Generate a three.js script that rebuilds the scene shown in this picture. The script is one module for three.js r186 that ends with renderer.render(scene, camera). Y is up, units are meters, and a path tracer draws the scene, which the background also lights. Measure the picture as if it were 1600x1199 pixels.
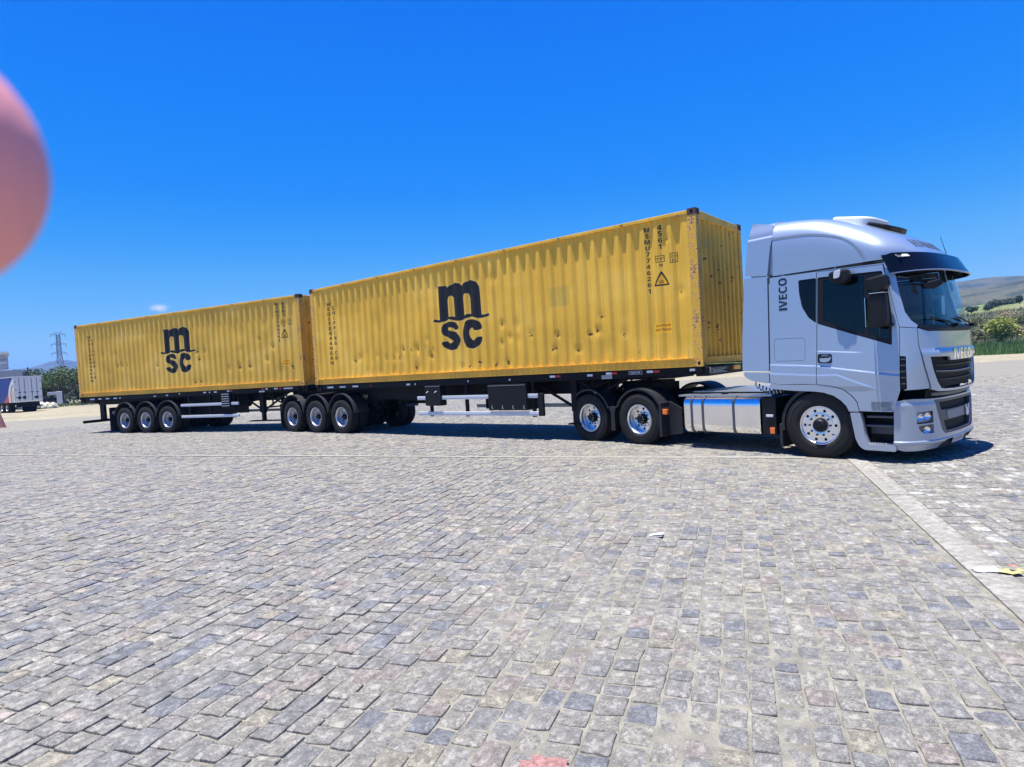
import * as THREE from 'three';
import { mergeGeometries, mergeVertices, toCreasedNormals } from 'three/addons/utils/BufferGeometryUtils.js';
import { RoundedBoxGeometry } from 'three/addons/geometries/RoundedBoxGeometry.js';
import { TessellateModifier } from 'three/addons/modifiers/TessellateModifier.js';
import { MarchingCubes } from 'three/addons/objects/MarchingCubes.js';
import { FontLoader } from 'three/addons/loaders/FontLoader.js';

// ---------------------------------------------------------------- camera, sky, sun, exposure
const scene = new THREE.Scene();
const camera = new THREE.PerspectiveCamera(63.23, 1024 / 767, 0.01, 12000);
camera.position.set(0, 1.6925, 0);
camera.rotation.order = 'YXZ';
camera.rotation.set(-0.02875, 0, -0.0607);
camera.focus = 11; camera.userData.fStop = 26;         // a phone's small lens: only the fingertip a few centimetres away is soft

const EXPOSURE = 2.0;
const renderer = new THREE.WebGLRenderer({ antialias: true });
renderer.toneMapping = THREE.LinearToneMapping;
renderer.toneMappingExposure = EXPOSURE;
renderer.shadowMap.enabled = true;

const SUN_DIR = new THREE.Vector3(-0.128, 1, 0.045).normalize();
{
  // deep clear blue, paler near the horizon; one scrap of cloud low on the left
  const W = 2048, H = 1024, data = new Float32Array(W * H * 4);
  const stops = [[0, 196, 230, 253], [2.5, 172, 219, 253], [4, 148, 207, 252], [6, 114, 190, 252], [8.8, 84, 174, 250], [11, 58, 160, 250], [15.7, 18, 140, 250], [21, 2, 130, 249], [29.5, 1, 117, 243], [60, 1, 96, 222], [90, 1, 86, 208]];
  const lin = (c) => { c /= 255; return c <= 0.04045 ? c / 12.92 : Math.pow((c + 0.055) / 1.055, 2.4); };
  for (let r = 0; r < H; r++) {
    const el = ((r + 0.5) / H - 0.5) * 180;
    let c;
    if (el <= 0) c = [0.2, 0.3, 0.45];
    else {
      let i = 0; while (i < stops.length - 2 && stops[i + 1][0] < el) i++;
      const k = Math.min(1, (el - stops[i][0]) / (stops[i + 1][0] - stops[i][0]));
      c = [1, 2, 3].map((j) => lin(stops[i][j] + (stops[i + 1][j] - stops[i][j]) * k));
    }
    for (let x = 0; x < W; x++) {
      const az = ((x + 0.5) / W - 0.5) * 2 * Math.PI;      // atan2(z, x)
      const out = c.slice();
      if (el > 5 && el < 8) {
        const a = Math.atan2(Math.cos(az), -Math.sin(az)) * 180 / Math.PI;   // clockwise from straight ahead
        const dx = (a + 29.1) / 0.72, dy = (el - 6.28) / 0.27;
        const w = Math.max(0, 1 - dx * dx - dy * dy * (dx > 0 ? 1 : 1.6)) * 0.9;
        for (let j = 0; j < 3; j++) out[j] += (0.92 - out[j]) * Math.pow(w, 0.8);
      }
      const o = (r * W + x) * 4;
      for (let j = 0; j < 3; j++) data[o + j] = out[j] / EXPOSURE;
      data[o + 3] = 1;
    }
  }
  const sky = new THREE.DataTexture(data, W, H, THREE.RGBAFormat, THREE.FloatType);
  sky.mapping = THREE.EquirectangularReflectionMapping; sky.magFilter = THREE.LinearFilter; sky.needsUpdate = true;
  scene.background = sky; scene.environment = sky;
}
const sun = new THREE.DirectionalLight(new THREE.Color(1, 0.965, 0.89), 5.0);
sun.name = 'sun'; sun.position.copy(SUN_DIR).multiplyScalar(60); sun.target.position.set(0, 0, -12);
sun.position.add(sun.target.position);
sun.castShadow = true; sun.shadow.mapSize.set(4096, 4096); sun.shadow.radius = 1;
Object.assign(sun.shadow.camera, { left: -32, right: 32, top: 32, bottom: -32, near: 1, far: 140 });
scene.add(sun, sun.target);

// ---------------------------------------------------------------- helpers
function rng(seed) { let s = seed | 0; return () => { s = (s + 0x6d2b79f5) | 0; let t = Math.imul(s ^ (s >>> 15), 1 | s); t = (t + Math.imul(t ^ (t >>> 7), 61 | t)) ^ t; return ((t ^ (t >>> 14)) >>> 0) / 4294967296; }; }
const clamp = THREE.MathUtils.clamp, lerp = THREE.MathUtils.lerp, sstep = (a, b, x) => { const t = clamp((x - a) / (b - a), 0, 1); return t * t * (3 - 2 * t); };
function hash2(x, y, s = 0) { let h = Math.imul(x, 374761393) ^ Math.imul(y, 668265263) ^ Math.imul(s + 11, 1274126177); h = Math.imul(h ^ (h >>> 13), 1274126177); return ((h ^ (h >>> 16)) >>> 0) / 4294967296; }
function vnoise(x, y, s = 0, per = 0) {
  const xi = Math.floor(x), yi = Math.floor(y), fx = x - xi, fy = y - yi, u = fx * fx * (3 - 2 * fx), v = fy * fy * (3 - 2 * fy);
  const w = (a) => per ? ((a % per) + per) % per : a;
  return lerp(lerp(hash2(w(xi), w(yi), s), hash2(w(xi + 1), w(yi), s), u), lerp(hash2(w(xi), w(yi + 1), s), hash2(w(xi + 1), w(yi + 1), s), u), v);
}
function fbm(x, y, oct = 4, s = 0, per = 0) { let a = 0.5, t = 0, n = 0; for (let i = 0; i < oct; i++) { t += a * vnoise(x, y, s + i, per); n += a; a *= 0.5; x *= 2; y *= 2; per *= 2; } return t / n; }
function dataTex(size, fn, srgb = true, rep = true) {
  const d = new Uint8Array(size * size * 4);
  for (let y = 0; y < size; y++) for (let x = 0; x < size; x++) {
    const c = fn(x / size, y / size, x, y), o = (y * size + x) * 4;
    if (Array.isArray(c)) { d[o] = clamp(c[0], 0, 1) * 255; d[o + 1] = clamp(c[1], 0, 1) * 255; d[o + 2] = clamp(c[2], 0, 1) * 255; } else d[o] = d[o + 1] = d[o + 2] = clamp(c, 0, 1) * 255;
    d[o + 3] = 255;
  }
  const t = new THREE.DataTexture(d, size, size); t.magFilter = THREE.LinearFilter; t.minFilter = THREE.LinearMipmapLinearFilter; t.generateMipmaps = true;
  if (rep) t.wrapS = t.wrapT = THREE.RepeatWrapping;
  if (srgb) t.colorSpace = THREE.SRGBColorSpace;
  t.needsUpdate = true; return t;
}
function canvasTex(w, h, draw) {
  const c = document.createElement('canvas'); c.width = w; c.height = h; draw(c.getContext('2d'), w, h);
  const t = new THREE.CanvasTexture(c); t.colorSpace = THREE.SRGBColorSpace; t.magFilter = THREE.LinearFilter; return t;
}
const rep = (t, x, y = x) => { const c = t.clone(); c.repeat.set(x, y); c.wrapS = c.wrapT = THREE.RepeatWrapping; c.needsUpdate = true; return c; };
const std = (o) => new THREE.MeshStandardMaterial(o), phys = (o) => new THREE.MeshPhysicalMaterial(o);
const rgb = (r, g, b) => new THREE.Color().setRGB(r, g, b);

function norm(g) {                                       // same attributes everywhere, so that pieces can be merged
  let r = g.index ? g.toNonIndexed() : g;
  if (!r.attributes.normal) r.computeVertexNormals();
  if (!r.attributes.uv) r.setAttribute('uv', new THREE.BufferAttribute(new Float32Array(r.attributes.position.count * 2), 2));
  for (const k of Object.keys(r.attributes)) if (!['position', 'normal', 'uv'].includes(k)) r.deleteAttribute(k);
  r.morphAttributes = {}; return r;
}
const join = (list) => { list = list.flat(9).filter(Boolean).map(norm); return list.length === 1 ? list[0] : mergeGeometries(list, false); };
function shade(o) { o.traverse((m) => { if (m.isMesh) { m.castShadow = true; m.receiveShadow = true; } }); return o; }
const taken = {};
function numbered(name) { const n = taken[name] = (taken[name] ?? -1) + 1; return n ? name + '_' + String(n).padStart(3, '0') : name; }
function part(parent, name, g, m, label) {
  const o = new THREE.Mesh(Array.isArray(g) ? join(g) : g, m); o.name = name; o.castShadow = o.receiveShadow = true;
  if (label) o.userData.label = label;
  parent.add(o); return o;
}
function grp(parent, name) { const o = new THREE.Group(); o.name = name; parent.add(o); return o; }
function thing(name, label, category, p = [0, 0, 0], turn = 0, group) {
  const o = new THREE.Group(); o.name = numbered(name); o.position.set(...p); o.rotation.y = turn; o.userData = { label, category }; if (group) o.userData.group = group;
  scene.add(o); return o;
}
function struct(name, g, m, kind = 'structure') { const o = new THREE.Mesh(g, m); o.name = name; o.castShadow = o.receiveShadow = true; o.userData.kind = kind; scene.add(o); return o; }
// boxes given by their extents; r rounds the edges
function bx(x0, x1, y0, y1, z0, z1, r = 0) {
  const w = Math.abs(x1 - x0), h = Math.abs(y1 - y0), d = Math.abs(z1 - z0);
  const g = r ? new RoundedBoxGeometry(w, h, d, 2, Math.min(r, w / 2.01, h / 2.01, d / 2.01)) : new THREE.BoxGeometry(w, h, d);
  return g.translate((x0 + x1) / 2, (y0 + y1) / 2, (z0 + z1) / 2);
}
const V = (x, y, z) => new THREE.Vector3(x, y, z);
function bar(a, b, r, seg = 8, r2 = r) {                   // round bar between two points
  a = V(...a); b = V(...b); const d = b.clone().sub(a), g = new THREE.CylinderGeometry(r2, r, d.length(), seg, 1);
  g.applyQuaternion(new THREE.Quaternion().setFromUnitVectors(V(0, 1, 0), d.normalize())); const c = a.add(b).multiplyScalar(0.5);
  return g.translate(c.x, c.y, c.z);
}
function beam(a, b, w, h) {                                // square bar between two points, w sideways, h upwards
  a = V(...a); b = V(...b); const d = b.clone().sub(a), L = d.length(); d.normalize();
  const g = new THREE.BoxGeometry(L, h, w), up = Math.abs(d.y) > 0.95 ? V(1, 0, 0) : V(0, 1, 0), z = d.clone().cross(up).normalize(), y = z.clone().cross(d);
  g.applyMatrix4(new THREE.Matrix4().makeBasis(d, y, z)); const c = a.clone().add(b).multiplyScalar(0.5);
  return g.translate(c.x, c.y, c.z);
}
const disc = (x, y, z, r, t, seg = 24) => new THREE.CylinderGeometry(r, r, t, seg).rotateX(Math.PI / 2).translate(x, y, z);
const tube = (pts, r, seg = 24, rs = 8, closed = false) => new THREE.TubeGeometry(new THREE.CatmullRomCurve3(pts.map((p) => V(...p)), closed), seg, r, rs, closed);
function lathe(pts, seg = 48) { return new THREE.LatheGeometry(pts.map(([r, z]) => new THREE.Vector2(r, z)), seg).rotateX(Math.PI / 2); }   // axis along z, profile (radius, z)
function extr(pts, z0, z1, bev = 0, holes = []) {          // outline in x, y given depth z0..z1
  const s = new THREE.Shape(pts.map(([x, y]) => new THREE.Vector2(x, y)));
  for (const h of holes) s.holes.push(new THREE.Path(h.map(([x, y]) => new THREE.Vector2(x, y))));
  const g = new THREE.ExtrudeGeometry(s, { depth: Math.abs(z1 - z0) - 2 * bev, bevelEnabled: bev > 0, bevelThickness: bev, bevelSize: bev, bevelOffset: -bev, bevelSegments: 2, curveSegments: 12 });
  return g.translate(0, 0, Math.min(z0, z1) + bev);
}
const font = await new FontLoader().loadAsync('fonts/droid/droid_sans_bold.typeface.json');

// ---------------------------------------------------------------- shared textures and materials
const T = {};
T.granite = dataTex(512, (u, v, x, y) => {
  const sp = hash2(x, y, 3), mid = fbm(u * 48, v * 48, 2, 5, 48), big = fbm(u * 9, v * 9, 3, 9, 9);
  const dust = sstep(0.50, 0.70, fbm(u * 14, v * 14, 4, 15, 14)), fleck = fbm(u * 120, v * 120, 2, 19, 120); let c = 0.80 + (mid - 0.5) * 0.22 + (big - 0.5) * 0.30 + (sp - 0.5) * 0.14 + dust * 0.16; if (fleck < 0.27) c -= 0.16; if (fleck > 0.76) c += 0.08; return [c, c * (1 - dust * 0.005), c * (1 - dust * 0.035)];
});
T.graniteBump = dataTex(512, (u, v) => 0.5 + (fbm(u * 12, v * 12, 5, 31, 12) - 0.5) * 1.1 + (Math.abs(fbm(u * 18, v * 18, 3, 33, 18) - 0.5) < 0.03 ? -0.12 : 0), false);
T.sand = dataTex(512, (u, v, x, y) => { const b = fbm(u * 12, v * 12, 5, 41, 12), s = hash2(x, y, 44); const c = 0.78 + (b - 0.5) * 0.35 + (s - 0.5) * 0.25; return [c, c * 0.985, c * 0.95]; });
T.fine = dataTex(256, (u, v, x, y) => 0.5 + (fbm(u * 16, v * 16, 4, 61, 16) - 0.5) * 0.9, false);
T.dust = dataTex(512, (u, v, x, y) => clamp(0.25 + (fbm(u * 8, v * 8, 5, 71, 8) - 0.35) * 1.1, 0, 1), false);

const M = {
  black: phys({ color: rgb(0.006, 0.006, 0.007), roughness: 0.55, specularIntensity: 0.35 }),
  blackPlastic: phys({ color: rgb(0.009, 0.009, 0.011), roughness: 0.45, specularIntensity: 0.5 }),
  rubber: std({ color: rgb(0.022, 0.0205, 0.019), map: dataTex(256, (u, v) => 0.55 + (fbm(u * 6, v * 6, 5, 67, 6) - 0.5) * 0.9, true), roughness: 0.8, bumpMap: rep(T.fine, 2), bumpScale: 0.001 }),
  mud: std({ color: rgb(0.014, 0.014, 0.017), roughness: 0.55 }),
  alloy: std({ color: rgb(0.84, 0.84, 0.84), roughness: 0.3, metalness: 1 }),
  rimGrey: std({ color: rgb(0.62, 0.63, 0.66), roughness: 0.32, metalness: 0.85 }),
  polish: std({ color: rgb(0.9, 0.9, 0.91), roughness: 0.1, metalness: 1 }),
  steel: std({ color: rgb(0.45, 0.46, 0.48), roughness: 0.35, metalness: 0.9 }),
  galv: std({ color: rgb(0.62, 0.64, 0.68), roughness: 0.5, metalness: 0.35 }),
  dark: std({ color: rgb(0.006, 0.006, 0.007), roughness: 0.8 }),
  silver: phys({ color: rgb(0.365, 0.44, 0.53), metalness: 0.5, roughness: 0.36, clearcoat: 1, clearcoatRoughness: 0.05 }),
  silverLow: phys({ color: rgb(0.35, 0.395, 0.46), metalness: 0.3, roughness: 0.4, clearcoat: 0.8, clearcoatRoughness: 0.1 }),
  greyTrim: std({ color: rgb(0.075, 0.08, 0.095), roughness: 0.45 }),
  white: std({ color: rgb(0.78, 0.78, 0.78), roughness: 0.4 }),
  orange: phys({ color: rgb(0.85, 0.17, 0.02), roughness: 0.25, clearcoat: 1 }),
  red: std({ color: rgb(0.5, 0.03, 0.02), roughness: 0.4 }),
  glassDark: phys({ color: rgb(0.07, 0.09, 0.12), transmission: 1, roughness: 0.02, ior: 1.5 }),
  glass: phys({ color: rgb(0.62, 0.74, 0.78), transmission: 1, roughness: 0.01, ior: 1.5 }),
  lens: phys({ color: rgb(0.95, 0.96, 1), transmission: 1, roughness: 0.03, ior: 1.5 }),
  visor: phys({ color: rgb(0.004, 0.006, 0.014), roughness: 0.12, specularIntensity: 0.45 }),
  seat: std({ color: rgb(0.02, 0.021, 0.025), roughness: 0.85 }),
  yellow: std({ color: rgb(0.62, 0.30, 0.02), roughness: 0.5 }),
};
// ---------------------------------------------------------------- ground
const E1 = [Math.sin(0.3403), -Math.cos(0.3403)], E2 = [Math.cos(0.3403), Math.sin(0.3403)];   // along the courses, across the courses
const toW = (a, b) => [a * E1[0] + b * E2[0], a * E1[1] + b * E2[1]];
const toAB = (x, z) => [x * E1[0] + z * E1[1], x * E2[0] + z * E2[1]];
T.lot = dataTex(1024, (u, v, x, y) => {
  const big = fbm(u * 5, v * 5, 5, 81, 5), fine = fbm(u * 90, v * 90, 3, 83, 90), s = hash2(x, y, 85);
  const c = 0.80 + (big - 0.5) * 0.22 + (fine - 0.5) * 0.2 + (s - 0.5) * 0.1; return [c, c * 0.965, c * 0.86];
});
{
  const g = new THREE.CircleGeometry(9000, 96).rotateX(-Math.PI / 2), uv = g.attributes.uv, p = g.attributes.position;
  for (let i = 0; i < p.count; i++) uv.setXY(i, p.getX(i) / 22, p.getZ(i) / 22);
  g.translate(0, -0.045, 0);
  struct('dusty_lot', g, std({ color: rgb(0.40, 0.38, 0.325), map: T.lot, roughness: 0.95, bumpMap: T.lot, bumpScale: 0.02 }));
}
// how far the joints are filled with sand: well filled on the right, washed out left of centre
const fill = (x, z) => clamp(sstep(-0.9, 1.0, x * 0.94 + z * 0.1 + 0.75) * 0.75 + (fbm(x * 0.7 + 40, z * 0.7 + 40, 3, 91) - 0.5) * 0.9 + 0.12, 0, 1);
const hump = (x, z) => (fbm(x * 0.55 + 9, z * 0.55 + 9, 3, 93) - 0.5) * 0.018;
const crack = (x, z) => { const b = x * E2[0] + z * E2[1]; return Math.abs(b - 1.540) < 0.035 ? 0.007 : 0; };
const sandY = (x, z) => hump(x, z) - crack(x, z) - lerp(0.015, 0.0032, Math.pow(fill(x, z), 0.6)) + (vnoise(x * 9, z * 9, 95) - 0.5) * 0.004;
const pave = new THREE.Group(); pave.name = 'cobblestone_pavement'; pave.userData.kind = 'structure'; scene.add(pave);
{
  // bedding sand under and between the stones, finer near the camera
  const pos = [], uv = [], idx = [];
  const patch = (x0, x1, z0, z1, st) => {
    const nx = Math.round((x1 - x0) / st), nz = Math.round((z1 - z0) / st), o = pos.length / 3;
    for (let j = 0; j <= nz; j++) for (let i = 0; i <= nx; i++) { const x = x0 + (x1 - x0) * i / nx, z = z0 + (z1 - z0) * j / nz; pos.push(x, sandY(x, z), z); uv.push(x, z); }
    for (let j = 0; j < nz; j++) for (let i = 0; i < nx; i++) { const a = o + j * (nx + 1) + i, b = a + 1, c = a + nx + 1, d = c + 1; idx.push(a, c, b, b, c, d); }
  };
  patch(-8, 8, -9, 0, 0.06); patch(-34, 34, -42, -9, 0.25); patch(-34, -8, -9, 0, 0.25); patch(8, 34, -9, 0, 0.25);
  const g = new THREE.BufferGeometry(); g.setAttribute('position', new THREE.Float32BufferAttribute(pos, 3)); g.setAttribute('uv', new THREE.Float32BufferAttribute(uv, 2)); g.setIndex(idx); g.computeVertexNormals();
  const s = part(pave, 'joint_sand', g, std({ color: rgb(0.342, 0.329, 0.290), map: T.sand, roughness: 1, bumpMap: rep(T.fine, 3), bumpScale: 0.004 }));
  s.userData.kind = 'stuff';
}
// stones: split granite setts in courses. Each is an uneven outline, worn edges, a slightly domed rough top.
const RINGS = { 4: [[1, -1], [1, 1], [-1, 1], [-1, -1]], 8: [[1, -0.88], [1, 0.88], [0.91, 1], [-0.91, 1], [-1, 0.88], [-1, -0.88], [-0.91, -1], [0.91, -1]], 12: [[1, -0.86], [1.0, 0.02], [1, 0.86], [0.90, 1], [0.05, 1.0], [-0.90, 1], [-1, 0.86], [-1.0, 0], [-1, -0.86], [-0.90, -1], [0, -1.0], [0.90, -1]] };
function stoneRing(n, R, hl, hw) {               // outline of a sett: a quad with worn, chipped corners
  const sx = [(R() - 0.6) * 0.14, (R() - 0.6) * 0.14], sy = [(R() - 0.6) * 0.14, (R() - 0.6) * 0.14], sk = (R() - 0.5) * 0.14, j = n === 4 ? 0.04 : 0.095;
  return RINGS[n].map(([c, s]) => [hl * (c * (1 + (s > 0 ? sx[0] : sx[1])) + s * sk + (R() - 0.5) * j), hw * (s * (1 + (c > 0 ? sy[0] : sy[1])) + (R() - 0.5) * j)]);
}
function stoneGeo(n, R, hl, hw, lod, ts = 1) {
  const ring = stoneRing(n, R, hl, hw), pos = [], idx = [], tilt = [(R() - 0.5) * 0.05 * ts, (R() - 0.5) * 0.05 * ts], dome = 0.003 + R() * 0.004;
  const rings = lod ? [[1, -0.05], [0.985, -0.006], [0.90, 0]] : [[1, -0.05], [1, -0.008], [0.97, -0.0018], [0.88, 0.0], [0.5, dome * 0.6]];
  for (const [k, y] of rings) for (const [a, b] of ring) pos.push(a * k, y + (a * tilt[0] + b * tilt[1]) * 0.8 + (y > -0.04 && !lod ? (R() - 0.5) * 0.0042 : 0), b * k);
  pos.push(0, lod ? 0.001 : dome, 0); const last = pos.length / 3 - 1;
  for (let r = 0; r < rings.length - 1; r++) for (let i = 0; i < n; i++) { const a = r * n + i, b = r * n + (i + 1) % n; idx.push(a, a + n, b, b, a + n, b + n); }
  const o = (rings.length - 1) * n; for (let i = 0; i < n; i++) idx.push(o + i, last, o + (i + 1) % n);
  return { pos, idx };
}
const tones = [   // linear albedo of the setts: grey, warm grey, blue-grey, pinkish, ochre, pale
  [0.302, 0.286, 0.265], [0.316, 0.297, 0.262], [0.208, 0.212, 0.230], [0.306, 0.268, 0.246], [0.318, 0.290, 0.235], [0.256, 0.250, 0.244], [0.46, 0.448, 0.415], [0.280, 0.266, 0.248],
];
function tone(R, right, bOf) { const r = R(); if (right && r > 0.94 - 0.06 * sstep(2.0, 0, Math.abs(bOf - 2.9))) return 6; return r < 0.30 ? 0 : r < 0.55 ? 1 : r < 0.64 ? 2 : r < 0.69 ? 3 : r < 0.73 ? 4 : r < 0.87 ? 5 : 7; }
const STRIP0 = 1.545, STRIP1 = 1.80;                    // concrete strip lies between these b
const crossA = (b) => { // the narrow strip across: a as a function of b
  const [a0, b0] = toAB(4.6, -9.50), [a1, b1] = toAB(-15, -18.1); return a0 + (b - b0) * (a1 - a0) / (b1 - b0); };
{
  const R = rng(7), stones = [];
  for (let b = -34; b < 30;) {
    const w = 0.124 + R() * 0.032;
    if (b < STRIP1 && b + w > STRIP0) { b = STRIP1 + 0.004; continue; }
    const bc0 = b + w / 2, right = bc0 > STRIP1;
    for (let a = R() * 0.2; a < 44;) {
      const l = 0.112 + R() * 0.085, ac = a + l / 2, bc = bc0 + (right || bc0 > STRIP0 - 0.3 ? 0 : (vnoise(ac * 0.8, bc0 * 0.2, 12) - 0.5) * 0.05);
      a += l;
      const [x, z] = toW(ac, bc), d = Math.hypot(x, z);
      if (z > 1.5 || d < 1.7 || d > 38 || Math.abs(x) > -z * 0.98 + 2.2) continue;
      if (z < -31.5 - x * -0.02 || (x > 12 && d > 27)) { if (R() < 0.75 || d > 34) continue; }
      const ca = crossA(bc); if (bc < STRIP0 && Math.abs(ac - ca) < 0.09 + l * 0.42) continue;
      stones.push({ x, z, d, l, w, right, k: tone(R, right, bc), f: fill(x, z), seed: (R() * 1e9) | 0, rot: (R() - 0.5) * 0.07 });
    }
    b += w;
  }
  // the setts that show largest: nearest inside the frame
  const inFrame = (s) => s.z < -2.28 && Math.abs(s.x + 0.2) < -s.z * 0.86 + 0.05;
  const near = stones.filter(inFrame).sort((p, q) => p.d - q.d).slice(0, 300), nearSet = new Set(near);
  const matOf = tones.map((c, i) => std({ color: rgb(...c), map: rep(T.granite, 2.2), roughness: 0.82, bumpMap: rep(T.graniteBump, 3), bumpScale: 0.011, name: 'sett' + i }));
  const VAR = 28, geos = [];
  for (let i = 0; i < VAR; i++) {
    const { pos, idx } = stoneGeo(12, rng(100 + i), 0.5, 0.5, 0, 0.18), g = new THREE.BufferGeometry(), uv = [];
    for (let j = 0; j < pos.length; j += 3) { pos[j + 1] *= 1; uv.push(pos[j] * 0.2 + i * 0.37, pos[j + 2] * 0.2 + i * 0.61); }
    g.setAttribute('position', new THREE.Float32BufferAttribute(pos, 3)); g.setAttribute('uv', new THREE.Float32BufferAttribute(uv, 2)); g.setIndex(idx); g.computeVertexNormals(); geos.push(g);
  }
  const gap = (s) => lerp(0.004, 0.0105, s.f);
  const place = (s) => { const R2 = rng(s.seed); return { hl: (s.l - gap(s) * (0.8 + R2() * 0.5)), hw: (s.w - gap(s) * (0.8 + R2() * 0.5)), y: hump(s.x, s.z) + (R2() - 0.5) * 0.011, R2 }; };
  near.forEach((s, i) => {
    const p = place(s), o = new THREE.Mesh(geos[s.seed % VAR], matOf[s.k]); o.name = i ? 'cobblestone_' + String(i).padStart(3, '0') : 'cobblestone';
    o.position.set(s.x, p.y, s.z); o.rotation.y = Math.PI / 2 - 0.3403 + s.rot; o.scale.set(p.hl, 1, p.hw); o.castShadow = o.receiveShadow = true; pave.add(o);
  });
  const P = [], N = [], C = [], U = [], I = []; let base = 0;
  const ang = Math.PI / 2 - 0.3403, tmp = new THREE.BufferGeometry();
  for (const s of stones) {
    if (nearSet.has(s)) continue;
    const p = place(s), n = s.d < 6 ? 12 : s.d < 13 ? 8 : 4, { pos, idx } = n === 4 ? stoneGeo(4, rng(s.seed), p.hl / 2, p.hw / 2, 1) : stoneGeo(n, rng(s.seed), p.hl / 2, p.hw / 2, s.d < 6 ? 0 : 1);
    const R3 = rng(s.seed + 5), br = 0.86 + R3() * 0.28, c = tones[s.k], ca = Math.cos(ang + s.rot), sa = Math.sin(ang + s.rot), u0 = R3() * 5, v0 = R3() * 5;
    for (let j = 0; j < pos.length; j += 3) {
      const X = pos[j], Z = pos[j + 2]; P.push(s.x + X * ca + Z * sa, p.y + pos[j + 1], s.z - X * sa + Z * ca); U.push(X * 1.0 + u0, Z * 1.0 + v0);
      C.push(c[0] * br, c[1] * br, c[2] * br);
    }
    for (const k of idx) I.push(base + k);
    base += pos.length / 3;
  }
  const g = new THREE.BufferGeometry(); g.setAttribute('position', new THREE.Float32BufferAttribute(P, 3)); g.setAttribute('uv', new THREE.Float32BufferAttribute(U, 2)); g.setAttribute('color', new THREE.Float32BufferAttribute(C, 3)); g.setIndex(I); g.computeVertexNormals();
  const m = part(pave, 'farther_cobblestones', g, std({ vertexColors: true, map: rep(T.granite, 2.2), roughness: 0.82, bumpMap: rep(T.graniteBump, 3), bumpScale: 0.011 }));
  m.userData.kind = 'stuff';
}
// concrete strips let into the paving
{
  const cm = std({ color: rgb(0.43, 0.42, 0.40), map: rep(T.sand, 2), roughness: 0.95, bumpMap: rep(T.fine, 6), bumpScale: 0.004 });
  const strip = (q0, q1, w, name, R) => {          // slabs end to end, a thin crack between neighbours
    const s = new THREE.Group(); s.name = name; s.userData.kind = 'structure'; scene.add(s);
    const L = Math.hypot(q1[0] - q0[0], q1[1] - q0[1]), n = Math.round(L / 1.6), dir = Math.atan2(-(q1[1] - q0[1]), q1[0] - q0[0]);
    for (let i = 0; i < n; i++) {
      const k = (i + 0.5) / n, x = lerp(q0[0], q1[0], k), z = lerp(q0[1], q1[1], k), g = new RoundedBoxGeometry(L / n - 0.006, 0.08, w, 2, 0.006), uv = g.attributes.uv, p = g.attributes.position;
      for (let j = 0; j < p.count; j++) uv.setXY(j, p.getX(j) + i, p.getZ(j) + i * 0.3);
      const o = part(s, i ? 'concrete_slab_' + String(i).padStart(3, '0') : 'concrete_slab', g, cm); o.position.set(x, hump(x, z) - 0.033 + (R() - 0.5) * 0.004, z); o.rotation.y = dir;
    }
  };
  const bm = (STRIP0 + STRIP1) / 2;
  strip(toW(1.6, bm), toW(11, bm), STRIP1 - STRIP0 - 0.014, 'concrete_strip', rng(3));
  strip([4.45, -9.57], [-14.9, -18.05], 0.13, 'concrete_strip_001', rng(4));
}
// ---------------------------------------------------------------- shipping containers
const CL = 12.192, CW = 2.438, CH = 2.896;
const YEL = [234, 183, 58];
const LOGO = {
  m: [[-6.72, 2.3], [-6.4, 2.29], [-6.39, 2.23], [-6.31, 2.28], [-6.13, 2.32], [-5.99, 2.29], [-5.92, 2.22], [-5.81, 2.28], [-5.62, 2.33], [-5.45, 2.26], [-5.37, 2.14], [-5.34, 1.98], [-5.32, 1.47], [-5.21, 1.46], [-5.13, 1.49], [-5.10, 1.43], [-5.28, 1.39], [-5.45, 1.4], [-5.66, 1.46], [-5.86, 1.42], [-6.03, 1.39], [-6.21, 1.41], [-6.38, 1.46], [-6.57, 1.42], [-6.73, 1.4], [-6.94, 1.44], [-6.9, 1.5], [-6.8, 1.47], [-6.71, 1.47]],
  c1: [[-6.39, 1.51], [-6.39, 1.93], [-6.35, 2.01], [-6.28, 2.03], [-6.22, 1.97], [-6.21, 1.5], [-6.3, 1.52]],
  c2: [[-5.86, 1.5], [-5.88, 1.92], [-5.84, 2.01], [-5.77, 2.03], [-5.70, 2.0], [-5.67, 1.9], [-5.67, 1.52], [-5.77, 1.53]],
  S: [[-6.06, 1.19], [-6.1, 1.3], [-6.21, 1.37], [-6.36, 1.4], [-6.52, 1.39], [-6.64, 1.32], [-6.68, 1.2], [-6.64, 1.09], [-6.5, 1.02], [-6.36, 0.97], [-6.29, 0.92], [-6.32, 0.87], [-6.4, 0.86], [-6.48, 0.89], [-6.51, 0.93], [-6.7, 0.91], [-6.66, 0.82], [-6.53, 0.72], [-6.37, 0.69], [-6.22, 0.71], [-6.08, 0.8], [-6.03, 0.93], [-6.09, 1.06], [-6.23, 1.14], [-6.41, 1.18], [-6.48, 1.22], [-6.44, 1.26], [-6.35, 1.26], [-6.27, 1.23], [-6.25, 1.18]],
  C: [[-5.35, 1.13], [-5.37, 1.25], [-5.46, 1.34], [-5.64, 1.4], [-5.81, 1.38], [-5.93, 1.28], [-5.99, 1.1], [-5.97, 0.87], [-5.87, 0.74], [-5.68, 0.68], [-5.51, 0.71], [-5.39, 0.82], [-5.35, 0.97], [-5.53, 0.95], [-5.57, 0.89], [-5.67, 0.88], [-5.74, 0.96], [-5.76, 1.07], [-5.74, 1.16], [-5.68, 1.2], [-5.62, 1.16], [-5.59, 1.11]],
};
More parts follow.
